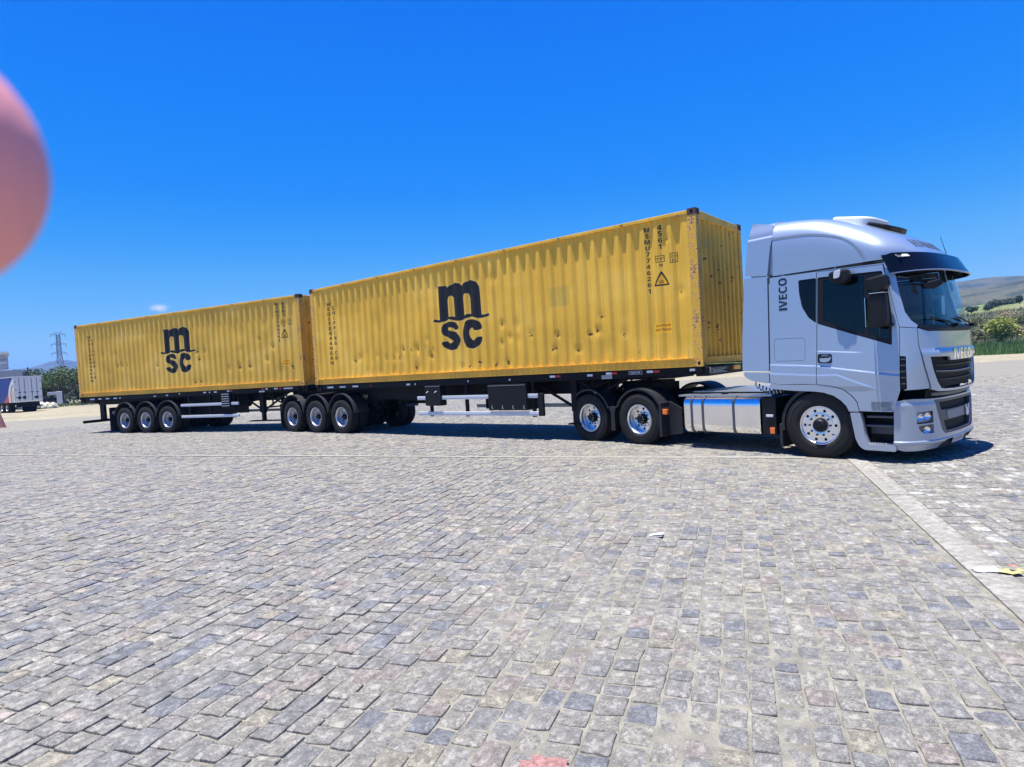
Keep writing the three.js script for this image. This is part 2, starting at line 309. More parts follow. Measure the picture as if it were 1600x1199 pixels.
// paint, lettering and wear of a long side, drawn in metres: x from -12.192 to 0, y up
function sidePaint(seed, base, marks, rich) {
  return canvasTex(2048, 512, (c, W, H) => {
    const R = rng(seed), sx = W / CL, sy = H / CH, X = (x) => (x + CL) * sx, Y = (y) => H - y * sy;
    c.fillStyle = `rgb(${base})`; c.fillRect(0, 0, W, H);
    const im = c.getImageData(0, 0, W, H), d = im.data;       // sun-bleached, blotchy paint
    for (let y = 0; y < H; y++) for (let x = 0; x < W; x++) {
      const o = (y * W + x) * 4, b = fbm(x / 170, y / 120, 4, seed), st = fbm(x / 7, y / 160, 3, seed + 3), k = 1 + (b - 0.5) * 0.16 + (st - 0.5) * 0.12 + (hash2(x, y, seed) - 0.5) * 0.04, pale = clamp((b - 0.52) * 1.2, 0, 0.25);
      d[o] = clamp(d[o] * k, 0, 255); d[o + 1] = clamp(d[o + 1] * k * (1 + pale * 0.1), 0, 255); d[o + 2] = clamp(d[o + 2] * k * (1 + pale), 0, 255);
    }
    c.putImageData(im, 0, 0);
    const poly = (p) => { p = p.map(([x, y]) => [X(x), Y(y)]); const n = p.length; c.moveTo((p[0][0] + p[n - 1][0]) / 2, (p[0][1] + p[n - 1][1]) / 2); for (let i = 0; i < n; i++) { const q = p[(i + 1) % n]; c.quadraticCurveTo(p[i][0], p[i][1], (p[i][0] + q[0]) / 2, (p[i][1] + q[1]) / 2); } c.closePath(); };
    const line = (p) => { p.forEach(([x, y], i) => i ? c.lineTo(X(x), Y(y)) : c.moveTo(X(x), Y(y))); c.closePath(); };
    c.beginPath(); line(LOGO.m); line(LOGO.c1); line(LOGO.c2); poly(LOGO.S); poly(LOGO.C);
    c.strokeStyle = 'rgba(226,196,120,0.85)'; c.lineWidth = 5; c.stroke();
    c.fillStyle = 'rgb(9,11,19)'; c.fill('evenodd');
    for (let i = 0; i < 30; i++) { c.fillStyle = `rgba(196,160,80,${0.1 + R() * 0.3})`; c.fillRect(X(-6.7 + Math.floor(R() * 6) * 0.278), Y(2.3 - R() * 1.4), 1.2, 6 + R() * 30); }   // paint worn off the folds
    const stack = (txt, x, y0, y1, px, col, font = 'sans-serif') => { c.font = `bold ${px}px ${font}`; c.textAlign = 'center'; c.textBaseline = 'middle'; c.fillStyle = col; const n = txt.length; for (let i = 0; i < n; i++) c.fillText(txt[i], X(x), Y(lerp(y0, y1, n > 1 ? i / (n - 1) : 0))); };
    stack('MEDITERRANEAN', -11.32, 2.36, 0.62, 24, 'rgb(14,15,22)'); stack('SHIPPING CO', -11.08, 2.22, 0.76, 26, 'rgb(14,15,22)');
    stack('MSMU7746261', -1.0, 2.66, 1.49, 22, 'rgb(14,15,22)'); stack('4561', -0.735, 2.66, 2.30, 23, 'rgb(14,15,22)');
    c.strokeStyle = 'rgb(40,38,36)'; c.lineWidth = 2; c.fillStyle = 'rgb(40,38,36)';
    c.font = 'bold 12px sans-serif'; c.strokeRect(X(-0.83), Y(2.13), 26, 20); c.fillText('9\'6"', X(-0.745), Y(2.07)); c.fillText('M', X(-0.74), Y(1.95));
    c.strokeRect(X(-0.54), Y(2.14), 22, 30); c.fillText('2.9', X(-0.475), Y(2.08)); c.fillText('FT', X(-0.475), Y(2.0));
    c.beginPath(); c.moveTo(X(-0.74), Y(1.82)); c.lineTo(X(-0.60), Y(1.58)); c.lineTo(X(-0.88), Y(1.58)); c.closePath(); c.lineJoin = 'round'; c.lineWidth = 5; c.strokeStyle = 'rgb(28,28,32)'; c.fillStyle = 'rgb(236,178,30)'; c.fill(); c.stroke();
    c.fillStyle = 'rgb(50,40,30)'; c.fillRect(X(-0.79), Y(1.66), 14, 2); c.fillRect(X(-0.79), Y(1.63), 14, 2);
    c.fillStyle = 'rgb(255,188,30)'; c.fillRect(X(-0.94), Y(0.86), 0.36 * sx, 0.19 * sy); c.fillStyle = 'rgb(110,70,20)'; c.font = 'bold 12px sans-serif'; c.fillText('CAUTION', X(-0.76), Y(0.81)); c.fillText('HIGH TRAILER', X(-0.76), Y(0.73), 56);
    if (rich) { c.fillStyle = 'rgba(150,140,90,0.25)'; c.fillRect(X(-3.35), Y(1.85), 0.5 * sx, 0.42 * sy); }
    for (const [x, y] of marks) {            // scrapes and small rust marks where the photograph has them
      const s = 0.6 + R() * 1.2;
      c.fillStyle = `rgba(${60 + R() * 40},${42 + R() * 20},${18 + R() * 14},${0.55 + R() * 0.4})`;
      for (let k = 0; k < 4; k++) { c.beginPath(); c.ellipse(X(x) + (R() - 0.5) * 9 * s, Y(y) + (R() - 0.5) * 10 * s, (0.8 + R() * 2.4) * s, (1 + R() * 3.4) * s, R() * 3, 0, 7); c.fill(); }
      c.fillStyle = `rgba(236,206,120,${0.35 + R() * 0.3})`; c.beginPath(); c.ellipse(X(x) + 3 * s, Y(y) + 3, 3 * s, 1.6, 0.3, 0, 7); c.fill();
      c.fillStyle = `rgba(120,80,30,${0.12 + R() * 0.15})`; c.fillRect(X(x) - 1, Y(y), 1.5, 8 + R() * 26);
    }
    for (let i = 0; i < 46; i++) { const x = -CL + R() * CL, y = R() < 0.6 ? R() * 0.5 : R() * 2.6; c.fillStyle = `rgba(${90 + R() * 40},${60 + R() * 20},24,${0.15 + R() * 0.35})`; c.beginPath(); c.ellipse(X(x), Y(y), 0.6 + R() * 1.6, 0.8 + R() * 2.4, 0, 0, 7); c.fill(); }
    for (let i = 0; i < 26; i++) { const x = -CL + R() * CL, y = 0.3 + R() * 2; c.strokeStyle = `rgba(240,214,140,${0.1 + R() * 0.2})`; c.lineWidth = 1; c.beginPath(); c.moveTo(X(x), Y(y)); c.lineTo(X(x) + (R() - 0.3) * 70, Y(y) + (R() - 0.5) * 8); c.stroke(); }
  });
}
const MARKS1 = [[-10.21, 0.62], [-9.99, 0.69], [-9.23, 0.7], [-8.84, 0.61], [-8.54, 0.59], [-8.42, 0.76], [-8.28, 0.6], [-8.15, 0.79], [-7.83, 0.77], [-7.6, 0.77], [-7.3, 0.77], [-7.23, 1.0], [-7.12, 0.57], [-7.02, 0.72], [-9.73, 0.3], [-9.45, 0.29], [-9.15, 0.27], [-8.59, 0.27], [-7.67, 0.31], [-6.05, 0.27], [-5.79, 0.26], [-5.48, 0.32], [-4.97, 0.29], [-4.61, 0.29], [-4.72, 1.17], [-4.5, 0.85], [-4.76, 0.75], [-3.9, 0.9], [-3.2, 0.8], [-2.4, 0.75], [-2.1, 1.1], [-2.2, 0.8], [-1.6, 0.7], [-0.6, 2.42], [-0.36, 1.4], [-3.3, 0.5], [-2.7, 0.45]];
const MARKS2 = [[-9.6, 1.1], [-9.3, 1.1], [-9.0, 1.1], [-5.0, 1.35], [-4.6, 1.35], [-3.4, 0.7], [-2.9, 0.72], [-2.4, 0.72], [-4.9, 1.1], [-9.2, 0.3], [-8.7, 0.3], [-9.5, 0.3], [-5.2, 0.3], [-4.9, 0.3], [-4.0, 0.25], [-1.6, 0.9], [-1.3, 1.3], [-1.9, 1.6], [-0.5, 0.6], [-7.2, 1.0]];

function corrugated(len, h, pitch, depth, fo, fi, ny = 1) {         // sheet in x 0..len, y 0..h, outer face at z = 0, folds run upwards
  const sl = (pitch - fo - fi) / 2, n = Math.floor((len - fo) / pitch), rest = (len - n * pitch - fo) / 2, xs = [[0, 0]];
  let x = rest + fo; xs.push([x, 0]);
  for (let i = 0; i < n; i++) { const x0 = x; xs.push([x0 + sl, -depth], [x0 + sl + fi, -depth], [x0 + 2 * sl + fi, 0], [x0 + pitch, 0]); x = x0 + pitch; }
  xs.push([len, 0]);
  const pos = [], nor = [], uv = [], idx = []; let k = 0;
  for (let i = 0; i < xs.length - 1; i++) {
    const [a, za] = xs[i], [b, zb] = xs[i + 1]; if (b - a < 1e-5) continue;
    const L = Math.hypot(b - a, zb - za), nx = -(zb - za) / L, nz = (b - a) / L;
    const m = ny > 1 ? 2 : 1;
    for (let q = 0; q <= m; q++) for (let r = 0; r <= ny; r++) { const px = lerp(a, b, q / m), pz = lerp(za, zb, q / m), y = h * r / ny; pos.push(px, y, pz); nor.push(nx, 0, nz); uv.push(px / len, y / h); }
    for (let q = 0; q < m; q++) for (let r = 0; r < ny; r++) { const o = k + q * (ny + 1) + r; idx.push(o, o + ny + 1, o + 1, o + 1, o + ny + 1, o + ny + 2); }
    k += (m + 1) * (ny + 1);
  }
  const g = new THREE.BufferGeometry(); g.setAttribute('position', new THREE.Float32BufferAttribute(pos, 3)); g.setAttribute('normal', new THREE.Float32BufferAttribute(nor, 3)); g.setAttribute('uv', new THREE.Float32BufferAttribute(uv, 2)); g.setIndex(idx); return g;
}
function remapUV(g, fn) { const p = g.attributes.position, u = g.attributes.uv; for (let i = 0; i < p.count; i++) { const r = fn(p.getX(i), p.getY(i), p.getZ(i)); u.setXY(i, r[0], r[1]); } return g; }
T.wornPaint = dataTex(512, (u, v, x, y) => {        // old paint with flaking: pinkish primer and rust showing through
  const b = fbm(u * 6, v * 6, 5, 131, 6), f = fbm(u * 34, v * 34, 4, 137, 34), e = (f - 0.5) * 0.9 + (b - 0.5) * 0.7;
  let c = [0.88, 0.68, 0.24]; const k = 1 + (b - 0.5) * 0.2; c = c.map((q) => q * k);
  c = c.map((q, i) => lerp(q, [0.76, 0.60, 0.42][i], sstep(0.0, 0.16, e) * 0.8)); if (e > 0.24) c = [0.56, 0.40, 0.28]; if (e > 0.30) c = [0.40, 0.26, 0.19]; return c;
});
T.plainYellow = dataTex(512, (u, v, x, y) => { const b = fbm(u * 5, v * 5, 5, 141, 5), s = fbm(u * 40, v * 4, 3, 143, 4), r = fbm(u * 30, v * 30, 3, 147, 30); let c = [0.90, 0.70, 0.22].map((q) => q * (1 + (b - 0.5) * 0.22 + (s - 0.5) * 0.12)); if (r > 0.78) c = [0.42, 0.29, 0.14]; return c; });
const MC = {
  plain: std({ map: T.plainYellow, roughness: 0.55 }), worn: std({ map: T.wornPaint, roughness: 0.7, bumpMap: T.wornPaint, bumpScale: 0.002 }),
  casting: std({ color: rgb(0.13, 0.075, 0.065), map: rep(T.granite, 4), roughness: 0.8 }),
};
const castGeo = (() => {                                    // corner casting with its oval holes, centred
  const hole = (x, y, a, b) => { const o = []; for (let i = 0; i < 14; i++) { const t = -i / 14 * 6.2832; o.push([x + a * Math.cos(t), y + b * Math.sin(t)]); } return o; };
  const sq = (w, h) => [[-w, -h], [w, -h], [w, h], [-w, h]];
  const W = 0.081, H = 0.059, D = 0.089, t = 0.016;
  const side = extr(sq(W, H), D - t, D, 0, [hole(0, 0, 0.026, 0.036)]), back = bx(-W, W, -H, H, -D, -D + t);
  const end = extr(sq(D - t - 0.001, H), 0, t, 0, [hole(0, 0, 0.026, 0.036)]).rotateY(Math.PI / 2).translate(W - t, 0, 0);
  const lid = extr(sq(W - t - 0.001, D - t - 0.001), 0, t, 0, [hole(0, 0, 0.032, 0.058)]).rotateX(-Math.PI / 2).translate(-t / 2, H - t, 0), floor = bx(-W, W - t, -H, -H + t, -D + t, D - t);
  return join([side, back, end, lid, floor, bx(-W, -W + t, -H + t, H - t - 0.001, -D + t, D - t)]);
})();
function container(name, label, turn, x, z, sideMap, endMark, dentAt) {
  const t = thing(name, label, 'container', [x, 1.468, z], turn, 'yellow shipping containers on the trailers'), pc = 0.17, R = rng(5);
  const side = corrugated(CL - 2 * pc, CH - 0.16 - 0.075, 0.278, 0.042, 0.072, 0.07);
  const near = corrugated(CL - 2 * pc, CH - 0.16 - 0.075, 0.278, 0.042, 0.072, 0.07, 56).translate(-CL + pc, 0.155, -0.014); remapUV(near, (px, py) => [(px + CL) / CL, py / CH]);
  { // knocks and dents pressed into the sheet
    const p = near.attributes.position, Rd = rng(endMark ? 91 : 92), dents = dentAt.map(([x, y]) => [x, y + 0.02, 0.045 + Rd() * 0.06, (y < 0.4 ? 0.5 : 1) * (0.007 + Rd() * 0.016)]); for (let i = 0; i < 26; i++) dents.push([-CL + 0.4 + Rd() * (CL - 0.8), 0.25 + Rd() * 2.3, 0.1 + Rd() * 0.25, 0.004 + Rd() * 0.008]);
    for (let i = 0; i < p.count; i++) { const x = p.getX(i), y = p.getY(i); let dz = 0; for (const [a, b, r, h] of dents) { const q = ((x - a) ** 2 + ((y - b) * 0.8) ** 2) / (r * r); if (q < 4) dz += h * Math.exp(-q * 1.6); } p.setZ(i, p.getZ(i) - Math.min(dz, 0.03)); }
    near.computeVertexNormals();
  }
  part(t, 'side_panel', near, std({ map: sideMap, roughness: 0.6 }), 'yellow corrugated side with dark lettering and logo');
  const far = side.clone().rotateY(Math.PI).translate(-pc, 0.155, -CW + 0.008); remapUV(far, (px, py) => [px / 2.5, py / 2.5]); part(t, 'side_panel', far, MC.plain);
  for (const s of [0, 1]) {
    const zf = s ? -CW : 0, d = s ? 1 : -1;
    part(t, 'top_rail', remapUV(bx(-CL + 0.165, -0.165, CH - 0.085, CH - 0.022, zf - d * 0.003, zf + d * 0.065, 0.006), (a, b, c) => [a / 1.5, (b + c) / 1.5]), MC.plain);
    part(t, 'bottom_rail', remapUV(join([bx(-CL + 0.165, -0.165, 0.006, 0.15, zf + d * 0.034, zf + d * 0.046), bx(-CL + 0.165, -0.165, 0.150, 0.158, zf + d * 0.004, zf + d * 0.05), bx(-CL + 0.165, -0.165, 0, 0.012, zf + d * 0.012, zf + d * 0.08)]), (a, b, c) => [a / 1.5, (b + c) / 1.5]), MC.plain);
    for (const e of [0, 1]) {
      const xe = e ? -CL : 0, q = e ? 1 : -1;
      part(t, 'corner_post', remapUV(join([bx(xe + q * 0.003, xe + q * 0.172, 0.118, CH - 0.118, zf + d * 0.004, zf + d * 0.03, 0.005), bx(xe + q * 0.004, xe + q * 0.03, 0.118, CH - 0.118, zf + d * 0.031, zf + d * 0.16)]), (a, b, c) => [(a + c) / 0.9, b / 0.9]), MC.worn, 'worn corner post with flaking paint');
      for (const y of [0.059, CH - 0.059]) {
        const c = part(t, 'corner_casting', castGeo, y > 1 ? MC.casting : MC.worn); c.position.set(xe + q * 0.081, y, zf + d * 0.089); c.scale.set(e ? -1 : 1, y > 1 ? 1 : -1, s ? -1 : 1);
      }
      if (s) continue;
    }
  }
  // gussets by the upper castings
  for (const xe of [-0.165, -CL + 0.165]) part(t, 'gusset', remapUV(extr(xe > -1 ? [[0, 0], [-0.45, 0], [0, -0.06]] : [[0, 0], [0, -0.06], [0.45, 0]], -0.02, -0.006).translate(xe, CH - 0.086, 0), (a, b) => [a, b]), MC.worn);
  const iw = CW - 0.32;
  const front = corrugated(iw, CH - 0.34, 0.235, 0.06, 0.075, 0.085).rotateY(Math.PI / 2).translate(-0.03, 0.17, -0.16); remapUV(front, (a, b, c) => [c / 2.4, b / 2.4]);
  part(t, 'front_wall', front, MC.plain, 'corrugated front end wall');
  part(t, 'front_sill', remapUV(bx(-0.09, -0.012, 0.03, 0.17, -CW + 0.165, -0.165, 0.005), (a, b, c) => [c / 1.5, b / 1.5]), MC.plain);
  part(t, 'front_header', remapUV(bx(-0.09, -0.012, CH - 0.17, CH - 0.03, -CW + 0.165, -0.165, 0.005), (a, b, c) => [c / 1.5, b / 1.5]), MC.plain);
  if (endMark) part(t, 'faded_mark', join([bx(0, 0.0015, 0, 0.16, 0, 0.022), bx(0, 0.0015, 0, 0.02, 0.03, 0.14), bx(0, 0.0015, 0.07, 0.09, 0.03, 0.14), bx(0, 0.0015, 0.14, 0.16, 0.03, 0.14), bx(0, 0.0015, 0.05, 0.16, 0.15, 0.17)]).translate(-0.0285, 2.2, -0.55), std({ color: rgb(0.55, 0.45, 0.16), roughness: 0.6 }));
  const roof = corrugated(CL - 0.35, CW - 0.13, 0.209, 0.02, 0.09, 0.09).rotateX(-Math.PI / 2).translate(-CL + 0.175, CH - 0.024, -0.065); remapUV(roof, (a, b, c) => [a / 2.5, c / 2.5]);
  part(t, 'roof_sheet', roof, MC.plain);
  for (const k of [0.3, 0.55, CW - 0.6, CW - 0.35]) part(t, 'roof_edge_tab', bx(-0.16, -0.03, CH - 0.035, CH - 0.012, -k - 0.09, -k), MC.worn);
  part(t, 'floor', bx(-CL + 0.17, -0.17, 0.06, 0.12, -CW + 0.09, -0.09), M.dark);
  for (const k of [0, 1]) {                                 // the two rear doors with their locking rods
    const z0 = -0.17 - k * (iw - 0.02) / 2, z1 = z0 - (iw - 0.03) / 2, d = part(t, 'rear_door', remapUV(bx(-CL + 0.02, -CL + 0.06, 0.15, CH - 0.15, z1, z0, 0.004), (a, b, c) => [c / 2, b / 2]), MC.plain);
    for (const f of [0.3, 0.75]) { const zz = lerp(z0, z1, f); part(d, 'locking_rod', join([bar([-CL, 0.12, zz], [-CL, CH - 0.12, zz], 0.017), bx(-CL - 0.02, -CL + 0.02, 1.1, 1.16, zz - 0.2, zz)]), M.galv); }
  }
  for (const [ya, yb] of [[0.02, 0.15], [CH - 0.15, CH - 0.02]]) part(t, 'rear_sill', remapUV(bx(-CL + 0.01, -CL + 0.08, ya, yb, -CW + 0.17, -0.17), (a, b, c) => [c, b]), MC.worn);
  return t;
}
const A1 = 0.6772, A2 = 0.4623, A3 = 0.8814;
container('shipping_container', 'larger yellow container on the trailer coupled behind the silver truck', -A1, 3.5114, -11.3839, sidePaint(11, YEL, MARKS1, true), true, MARKS1);
container('shipping_container', 'rearmost yellow container, at the far left end of the road train', -A2, -6.5635, -19.7362, sidePaint(29, [228, 181, 66], MARKS2, false), false, MARKS2);
// ---------------------------------------------------------------- wheels
const tyreGeo = (() => {
  const p = [[0.288, -0.03], [0.30, -0.012], [0.33, -0.004], [0.37, 0.001], [0.41, 0.0], [0.45, -0.004], [0.478, -0.012], [0.492, -0.024], [0.5, -0.036]];
  for (const z of [-0.075, -0.118, -0.161, -0.204]) p.push([0.5, z + 0.006], [0.488, z + 0.004], [0.488, z - 0.004], [0.5, z - 0.006]);
  p.push([0.5, -0.243], [0.485, -0.262], [0.42, -0.279], [0.35, -0.276], [0.29, -0.25]);
  const ribs = [];                                         // shoulder lugs and raised sidewall ring
  for (let i = 0; i < 72; i++) { const t = i / 72 * 6.2832; ribs.push(bx(-0.007, 0.007, 0.476, 0.495, -0.02, -0.006).rotateZ(t)); }
  ribs.push(new THREE.TorusGeometry(0.425, 0.003, 5, 64).translate(0, 0, 0.0), new THREE.TorusGeometry(0.345, 0.003, 5, 64).translate(0, 0, -0.001));
  return join([lathe(p.reverse(), 72), ribs]);
})();
const ringHoles = (n, r, a, ph = 0) => { const o = []; for (let i = 0; i < n; i++) { const t = i / n * 6.2832 + ph, h = []; for (let k = 0; k < 12; k++) { const s = -k / 12 * 6.2832; h.push([r * Math.cos(t) + a * Math.cos(s), r * Math.sin(t) + a * Math.sin(s)]); } o.push(h); } return o; };
const circle = (r, n = 48) => { const o = []; for (let i = 0; i < n; i++) o.push([r * Math.cos(i / n * 6.2832), r * Math.sin(i / n * 6.2832)]); return o; };
const nuts = (n, r, z, s = 0.016, h = 0.03) => Array.from({ length: n }, (_, i) => new THREE.CylinderGeometry(s * 0.8, s, h, 6).rotateX(Math.PI / 2).translate(r * Math.cos(i / n * 6.2832), r * Math.sin(i / n * 6.2832), z));
const rimFront = join([lathe([[0.25, -0.22], [0.262, -0.06], [0.27, -0.045], [0.292, -0.034], [0.294, -0.024], [0.286, -0.018], [0.274, -0.022], [0.268, -0.034], [0.262, -0.05]], 64), extr(circle(0.266), -0.066, -0.048, 0.003, ringHoles(10, 0.222, 0.021)), lathe([[0.19, -0.049], [0.183, -0.038], [0.10, -0.034], [0.10, -0.06]], 48)]);
const rimDeep = join([lathe([[0.24, -0.25], [0.245, -0.17], [0.252, -0.1], [0.262, -0.06], [0.276, -0.045], [0.292, -0.034], [0.295, -0.022], [0.286, -0.015], [0.272, -0.02], [0.262, -0.04], [0.25, -0.09], [0.243, -0.165]], 64), extr(circle(0.245), -0.182, -0.168, 0.003, ringHoles(8, 0.196, 0.026)), lathe([[0.16, -0.168], [0.15, -0.15], [0.11, -0.145]], 40)]);
const hubFront = lathe([[0.001, 0.035], [0.06, 0.034], [0.085, 0.022], [0.098, -0.01], [0.102, -0.05]].reverse(), 40), nutsFront = join(nuts(10, 0.15, -0.026, 0.017, 0.028));
const hubDrive = lathe([[0.001, -0.045], [0.07, -0.047], [0.09, -0.06], [0.1, -0.09], [0.105, -0.17]].reverse(), 40), nutsDeep = join(nuts(10, 0.132, -0.142, 0.015, 0.03));
const hubBolts = nuts(10, 0.078, -0.046, 0.008, 0.012);
const hubTrailer = lathe([[0.001, -0.055], [0.045, -0.055], [0.055, -0.07], [0.075, -0.09], [0.085, -0.17]].reverse(), 40);
const boltGeo = join(hubBolts);
function wheel(parent, x, y, z, kind, flip = false, R = 0.5, turn = 0) {     // z: plane of the outer sidewall
  const w = grp(parent, 'wheel'); w.position.set(x, y, z); w.rotation.y = (flip ? Math.PI : 0) + turn; const s = R / 0.5; w.scale.set(s, s, 1);
  part(w, 'tyre', tyreGeo, M.rubber);
  if (kind !== 'front' && kind !== 'steer') { const t2 = part(w, 'inner_tyre', tyreGeo, M.rubber); t2.position.z = -0.32; }
  part(w, 'rim', kind === 'front' ? rimFront : rimDeep, kind === 'trailer' ? M.rimGrey : M.alloy);
  part(w, 'hub', kind === 'front' ? hubFront : kind === 'drive' ? hubDrive : hubTrailer, M.blackPlastic);
  part(w, 'wheel_nuts', kind === 'front' ? nutsFront : nutsDeep, M.blackPlastic).userData.kind = 'stuff';   // a few pixels each
  if (kind === 'drive') part(w, 'hub_bolts', boltGeo, M.polish).userData.kind = 'stuff';
  return w;
}
function arcSheet(r, a0, a1, z0, z1, th = 0.012, n = 20, lipIn = 0.035) {   // fender over a wheel: bent sheet, with a lip on the outer edge
  const o = [], i = []; for (let k = 0; k <= n; k++) { const t = lerp(a0, a1, k / n); o.push([r * Math.cos(t), r * Math.sin(t)]); i.unshift([(r - th) * Math.cos(t), (r - th) * Math.sin(t)]); }
  const lo = o, li = []; for (let k = 0; k <= n; k++) { const t = lerp(a0, a1, k / n); li.unshift([(r - lipIn) * Math.cos(t), (r - lipIn) * Math.sin(t)]); }
  return join([extr([...o, ...i], z0, z1 - 0.013), extr([...lo, ...li], z1 - 0.012, z1)]);
}
// ---------------------------------------------------------------- trailers
function tape(t, x, y, w, m, h = 0.045) { part(t, 'reflector_strip', bx(x - w / 2, x + w / 2, y - h / 2, y + h / 2, -0.0395, -0.0375), m); }
function trailer(name, label, turn, x, z, P) {
  const t = thing(name, label, 'trailer', [x, 0, z], turn, 'black container trailers');
  const rear = P.rear;
  for (const s of [0, 1]) {
    const zc = s ? -1.70 : -0.74, zo = s ? -CW : 0, d = s ? 1 : -1;
    // main beam: shallow gooseneck in front, deep in the middle
    part(t, 'main_beam', extr([[0.02, 1.45], [0.02, 1.31], [-2.3, 1.26], [-3.2, 0.98], [P.deep, 0.98], [P.deep - 0.9, 1.1], [rear, 1.1], [rear, 1.45]], zc - 0.07, zc + 0.07), M.black);
    part(t, 'side_beam', join([bx(-CL + 0.1, -0.25, 1.30, 1.455, zo + d * 0.045, zo + d * 0.11), bx(-CL + 0.1, -0.25, 1.44, 1.458, zo + d * 0.04, zo + d * 0.2)]), M.black);
  }
  const cross = []; for (let k = 0; k < 11; k++) { const u = -0.4 - k * 1.13; cross.push(bx(u - 0.05, u + 0.05, 1.31, 1.44, -CW + 0.12, -0.12)); }
  part(t, 'cross_members', cross, M.black);
  part(t, 'front_bolster', [bx(-0.16, 0.09, 1.285, 1.455, -CW + 0.02, -0.02, 0.01), bx(-0.02, 0.05, 1.455, 1.47, -0.3, -0.05), bx(-0.02, 0.05, 1.455, 1.47, -CW + 0.05, -CW + 0.3)], M.black);
  part(t, 'rear_bolster', bx(-CL + 0.02, -CL + 0.26, 1.26, 1.455, -CW + 0.02, -0.02, 0.01), M.black);
  part(t, 'twist_lock', [bx(-0.16, -0.02, 1.36, 1.462, -0.018, 0.012, 0.006), disc(-0.09, 1.4, 0.016, 0.03, 0.02, 12)], M.black);
  part(t, 'twist_lock', [bx(-CL + 0.02, -CL + 0.16, 1.36, 1.462, -0.018, 0.012, 0.006)], M.black);
  part(t, 'coupling_plate', [bx(-2.5, -0.9, 1.24, 1.27, -1.72, -0.72), bar([-1.69, 1.13, -1.22], [-1.69, 1.25, -1.22], 0.06)], M.black);
  // axles, springs, fenders, wheels
  for (const u of P.axles) {
    part(t, 'axle', [bar([u, 0.5, -2.2], [u, 0.5, -0.25], 0.065, 14), bx(u - 0.11, u + 0.11, 0.42, 0.62, -0.82, -0.70), bx(u - 0.11, u + 0.11, 0.42, 0.62, -1.74, -1.62)], M.black);
    for (const zc of [-0.76, -1.68]) part(t, 'leaf_spring', [extr([[-0.5, 0.78], [-0.25, 0.67], [0, 0.63], [0.25, 0.67], [0.5, 0.78], [0.5, 0.83], [0.25, 0.73], [0, 0.70], [-0.25, 0.73], [-0.5, 0.83]].map(([a, b]) => [a + u, b]), zc - 0.045, zc + 0.045), bx(u + 0.5, u + 0.66, 0.72, 1.1, zc - 0.06, zc + 0.06)], M.black);
    wheel(t, u, 0.488, 0.03, 'trailer'); wheel(t, u, 0.488, -CW - 0.03, 'trailer', true);
    for (const s of [0, 1]) part(t, 'fender', [arcSheet(0.66, 0.12, Math.PI - 0.25, s ? -CW - 0.01 : -0.5, s ? -CW + 0.5 : 0.02).translate(u, 0.53, 0), bar([u, 1.17, s ? -1.9 : -0.5], [u, 1.17, s ? -1.7 : -0.76], 0.022)], M.mud);
  }
  part(t, 'brake_chambers', P.axles.flatMap((u) => [-0.55, -1.9].map((zz) => bar([u + 0.16, 0.66, zz], [u + 0.4, 0.68, zz], 0.085, 16))), M.black);
  part(t, 'air_tank', [bar([P.tank - 0.42, 0.93, -1.05], [P.tank + 0.42, 0.93, -1.05], 0.15, 20), bar([P.tank - 0.42, 0.93, -1.42], [P.tank + 0.42, 0.93, -1.42], 0.15, 20)], M.black);
  part(t, 'inner_cover', bx(P.cover[0], P.cover[1], P.cover[2], 1.3, -0.55, -0.52), M.black);
  // side guards: two pale aluminium rails on each side with black posts
  for (const s of [0, 1]) {
    const z0 = s ? -CW + 0.05 : -0.095, z1 = s ? -CW + 0.095 : -0.05, g = P.guard;
    for (const y of g.y) part(t, 'guard_rail', [bx(g.x0, g.x1, y, y + 0.095, z0, z1, 0.008), bx(g.x0 + 0.01, g.x1 - 0.01, y + 0.04, y + 0.055, s ? z0 - 0.003 : z1 - 0.004, s ? z0 + 0.004 : z1 + 0.003)], M.galv);
    for (const u of g.posts) part(t, 'guard_post', bx(u - 0.04, u + 0.04, g.y[1] - 0.03, 1.32, s ? z1 + 0.001 : z0 - 0.06, s ? z1 + 0.06 : z0 - 0.001), M.black);
    if (g.end && !s) part(t, 'guard_end', bx(g.end, g.end + 0.15, 0.54, 1.05, -0.06, 0.012, 0.02), M.blackPlastic);
  }
  for (const b of P.boxes) {
    const [x0, x1, y0, y1, z0, m] = b, o = part(t, 'tool_box', bx(x0, x1, y0, y1, z0, 0.0, 0.015), m ?? M.blackPlastic);
    part(o, 'lid_edge', bx(x0 + 0.02, x1 - 0.02, y1 - 0.03, y1 - 0.022, -0.001, 0.006), M.steel);
    if (x1 - x0 > 0.8) for (let k = 0; k < 4; k++) { const lx = lerp(x0 + 0.12, x1 - 0.08, k / 3); part(o, 'latch', [bx(lx - 0.012, lx + 0.012, y0 + 0.04, y0 + 0.11, -0.004, 0.012, 0.004), bx(lx, lx + 0.03, y0 + 0.035, y0 + 0.05, -0.004, 0.01)], M.steel); }
  }
  for (const b of P.valves ?? []) part(t, 'valve_knob', bar([b[0] - 0.03, b[1] - 0.015, 0.012], [b[0] + 0.03, b[1] + 0.02, 0.012], 0.011), M.white);
  if (P.ladder) { const [x0, x1, y0, y1] = P.ladder; part(t, 'slotted_cover', [bx(x0, x1, y0, y1, -0.3, -0.004, 0.01)], M.blackPlastic); for (let k = 0; k < 6; k++) part(t, 'cover_slat', bx(x0 + 0.02, x1 - 0.02, lerp(y0 + 0.05, y1 - 0.04, k / 5) - 0.008, lerp(y0 + 0.05, y1 - 0.04, k / 5) + 0.008, -0.003, 0.004), M.galv); }
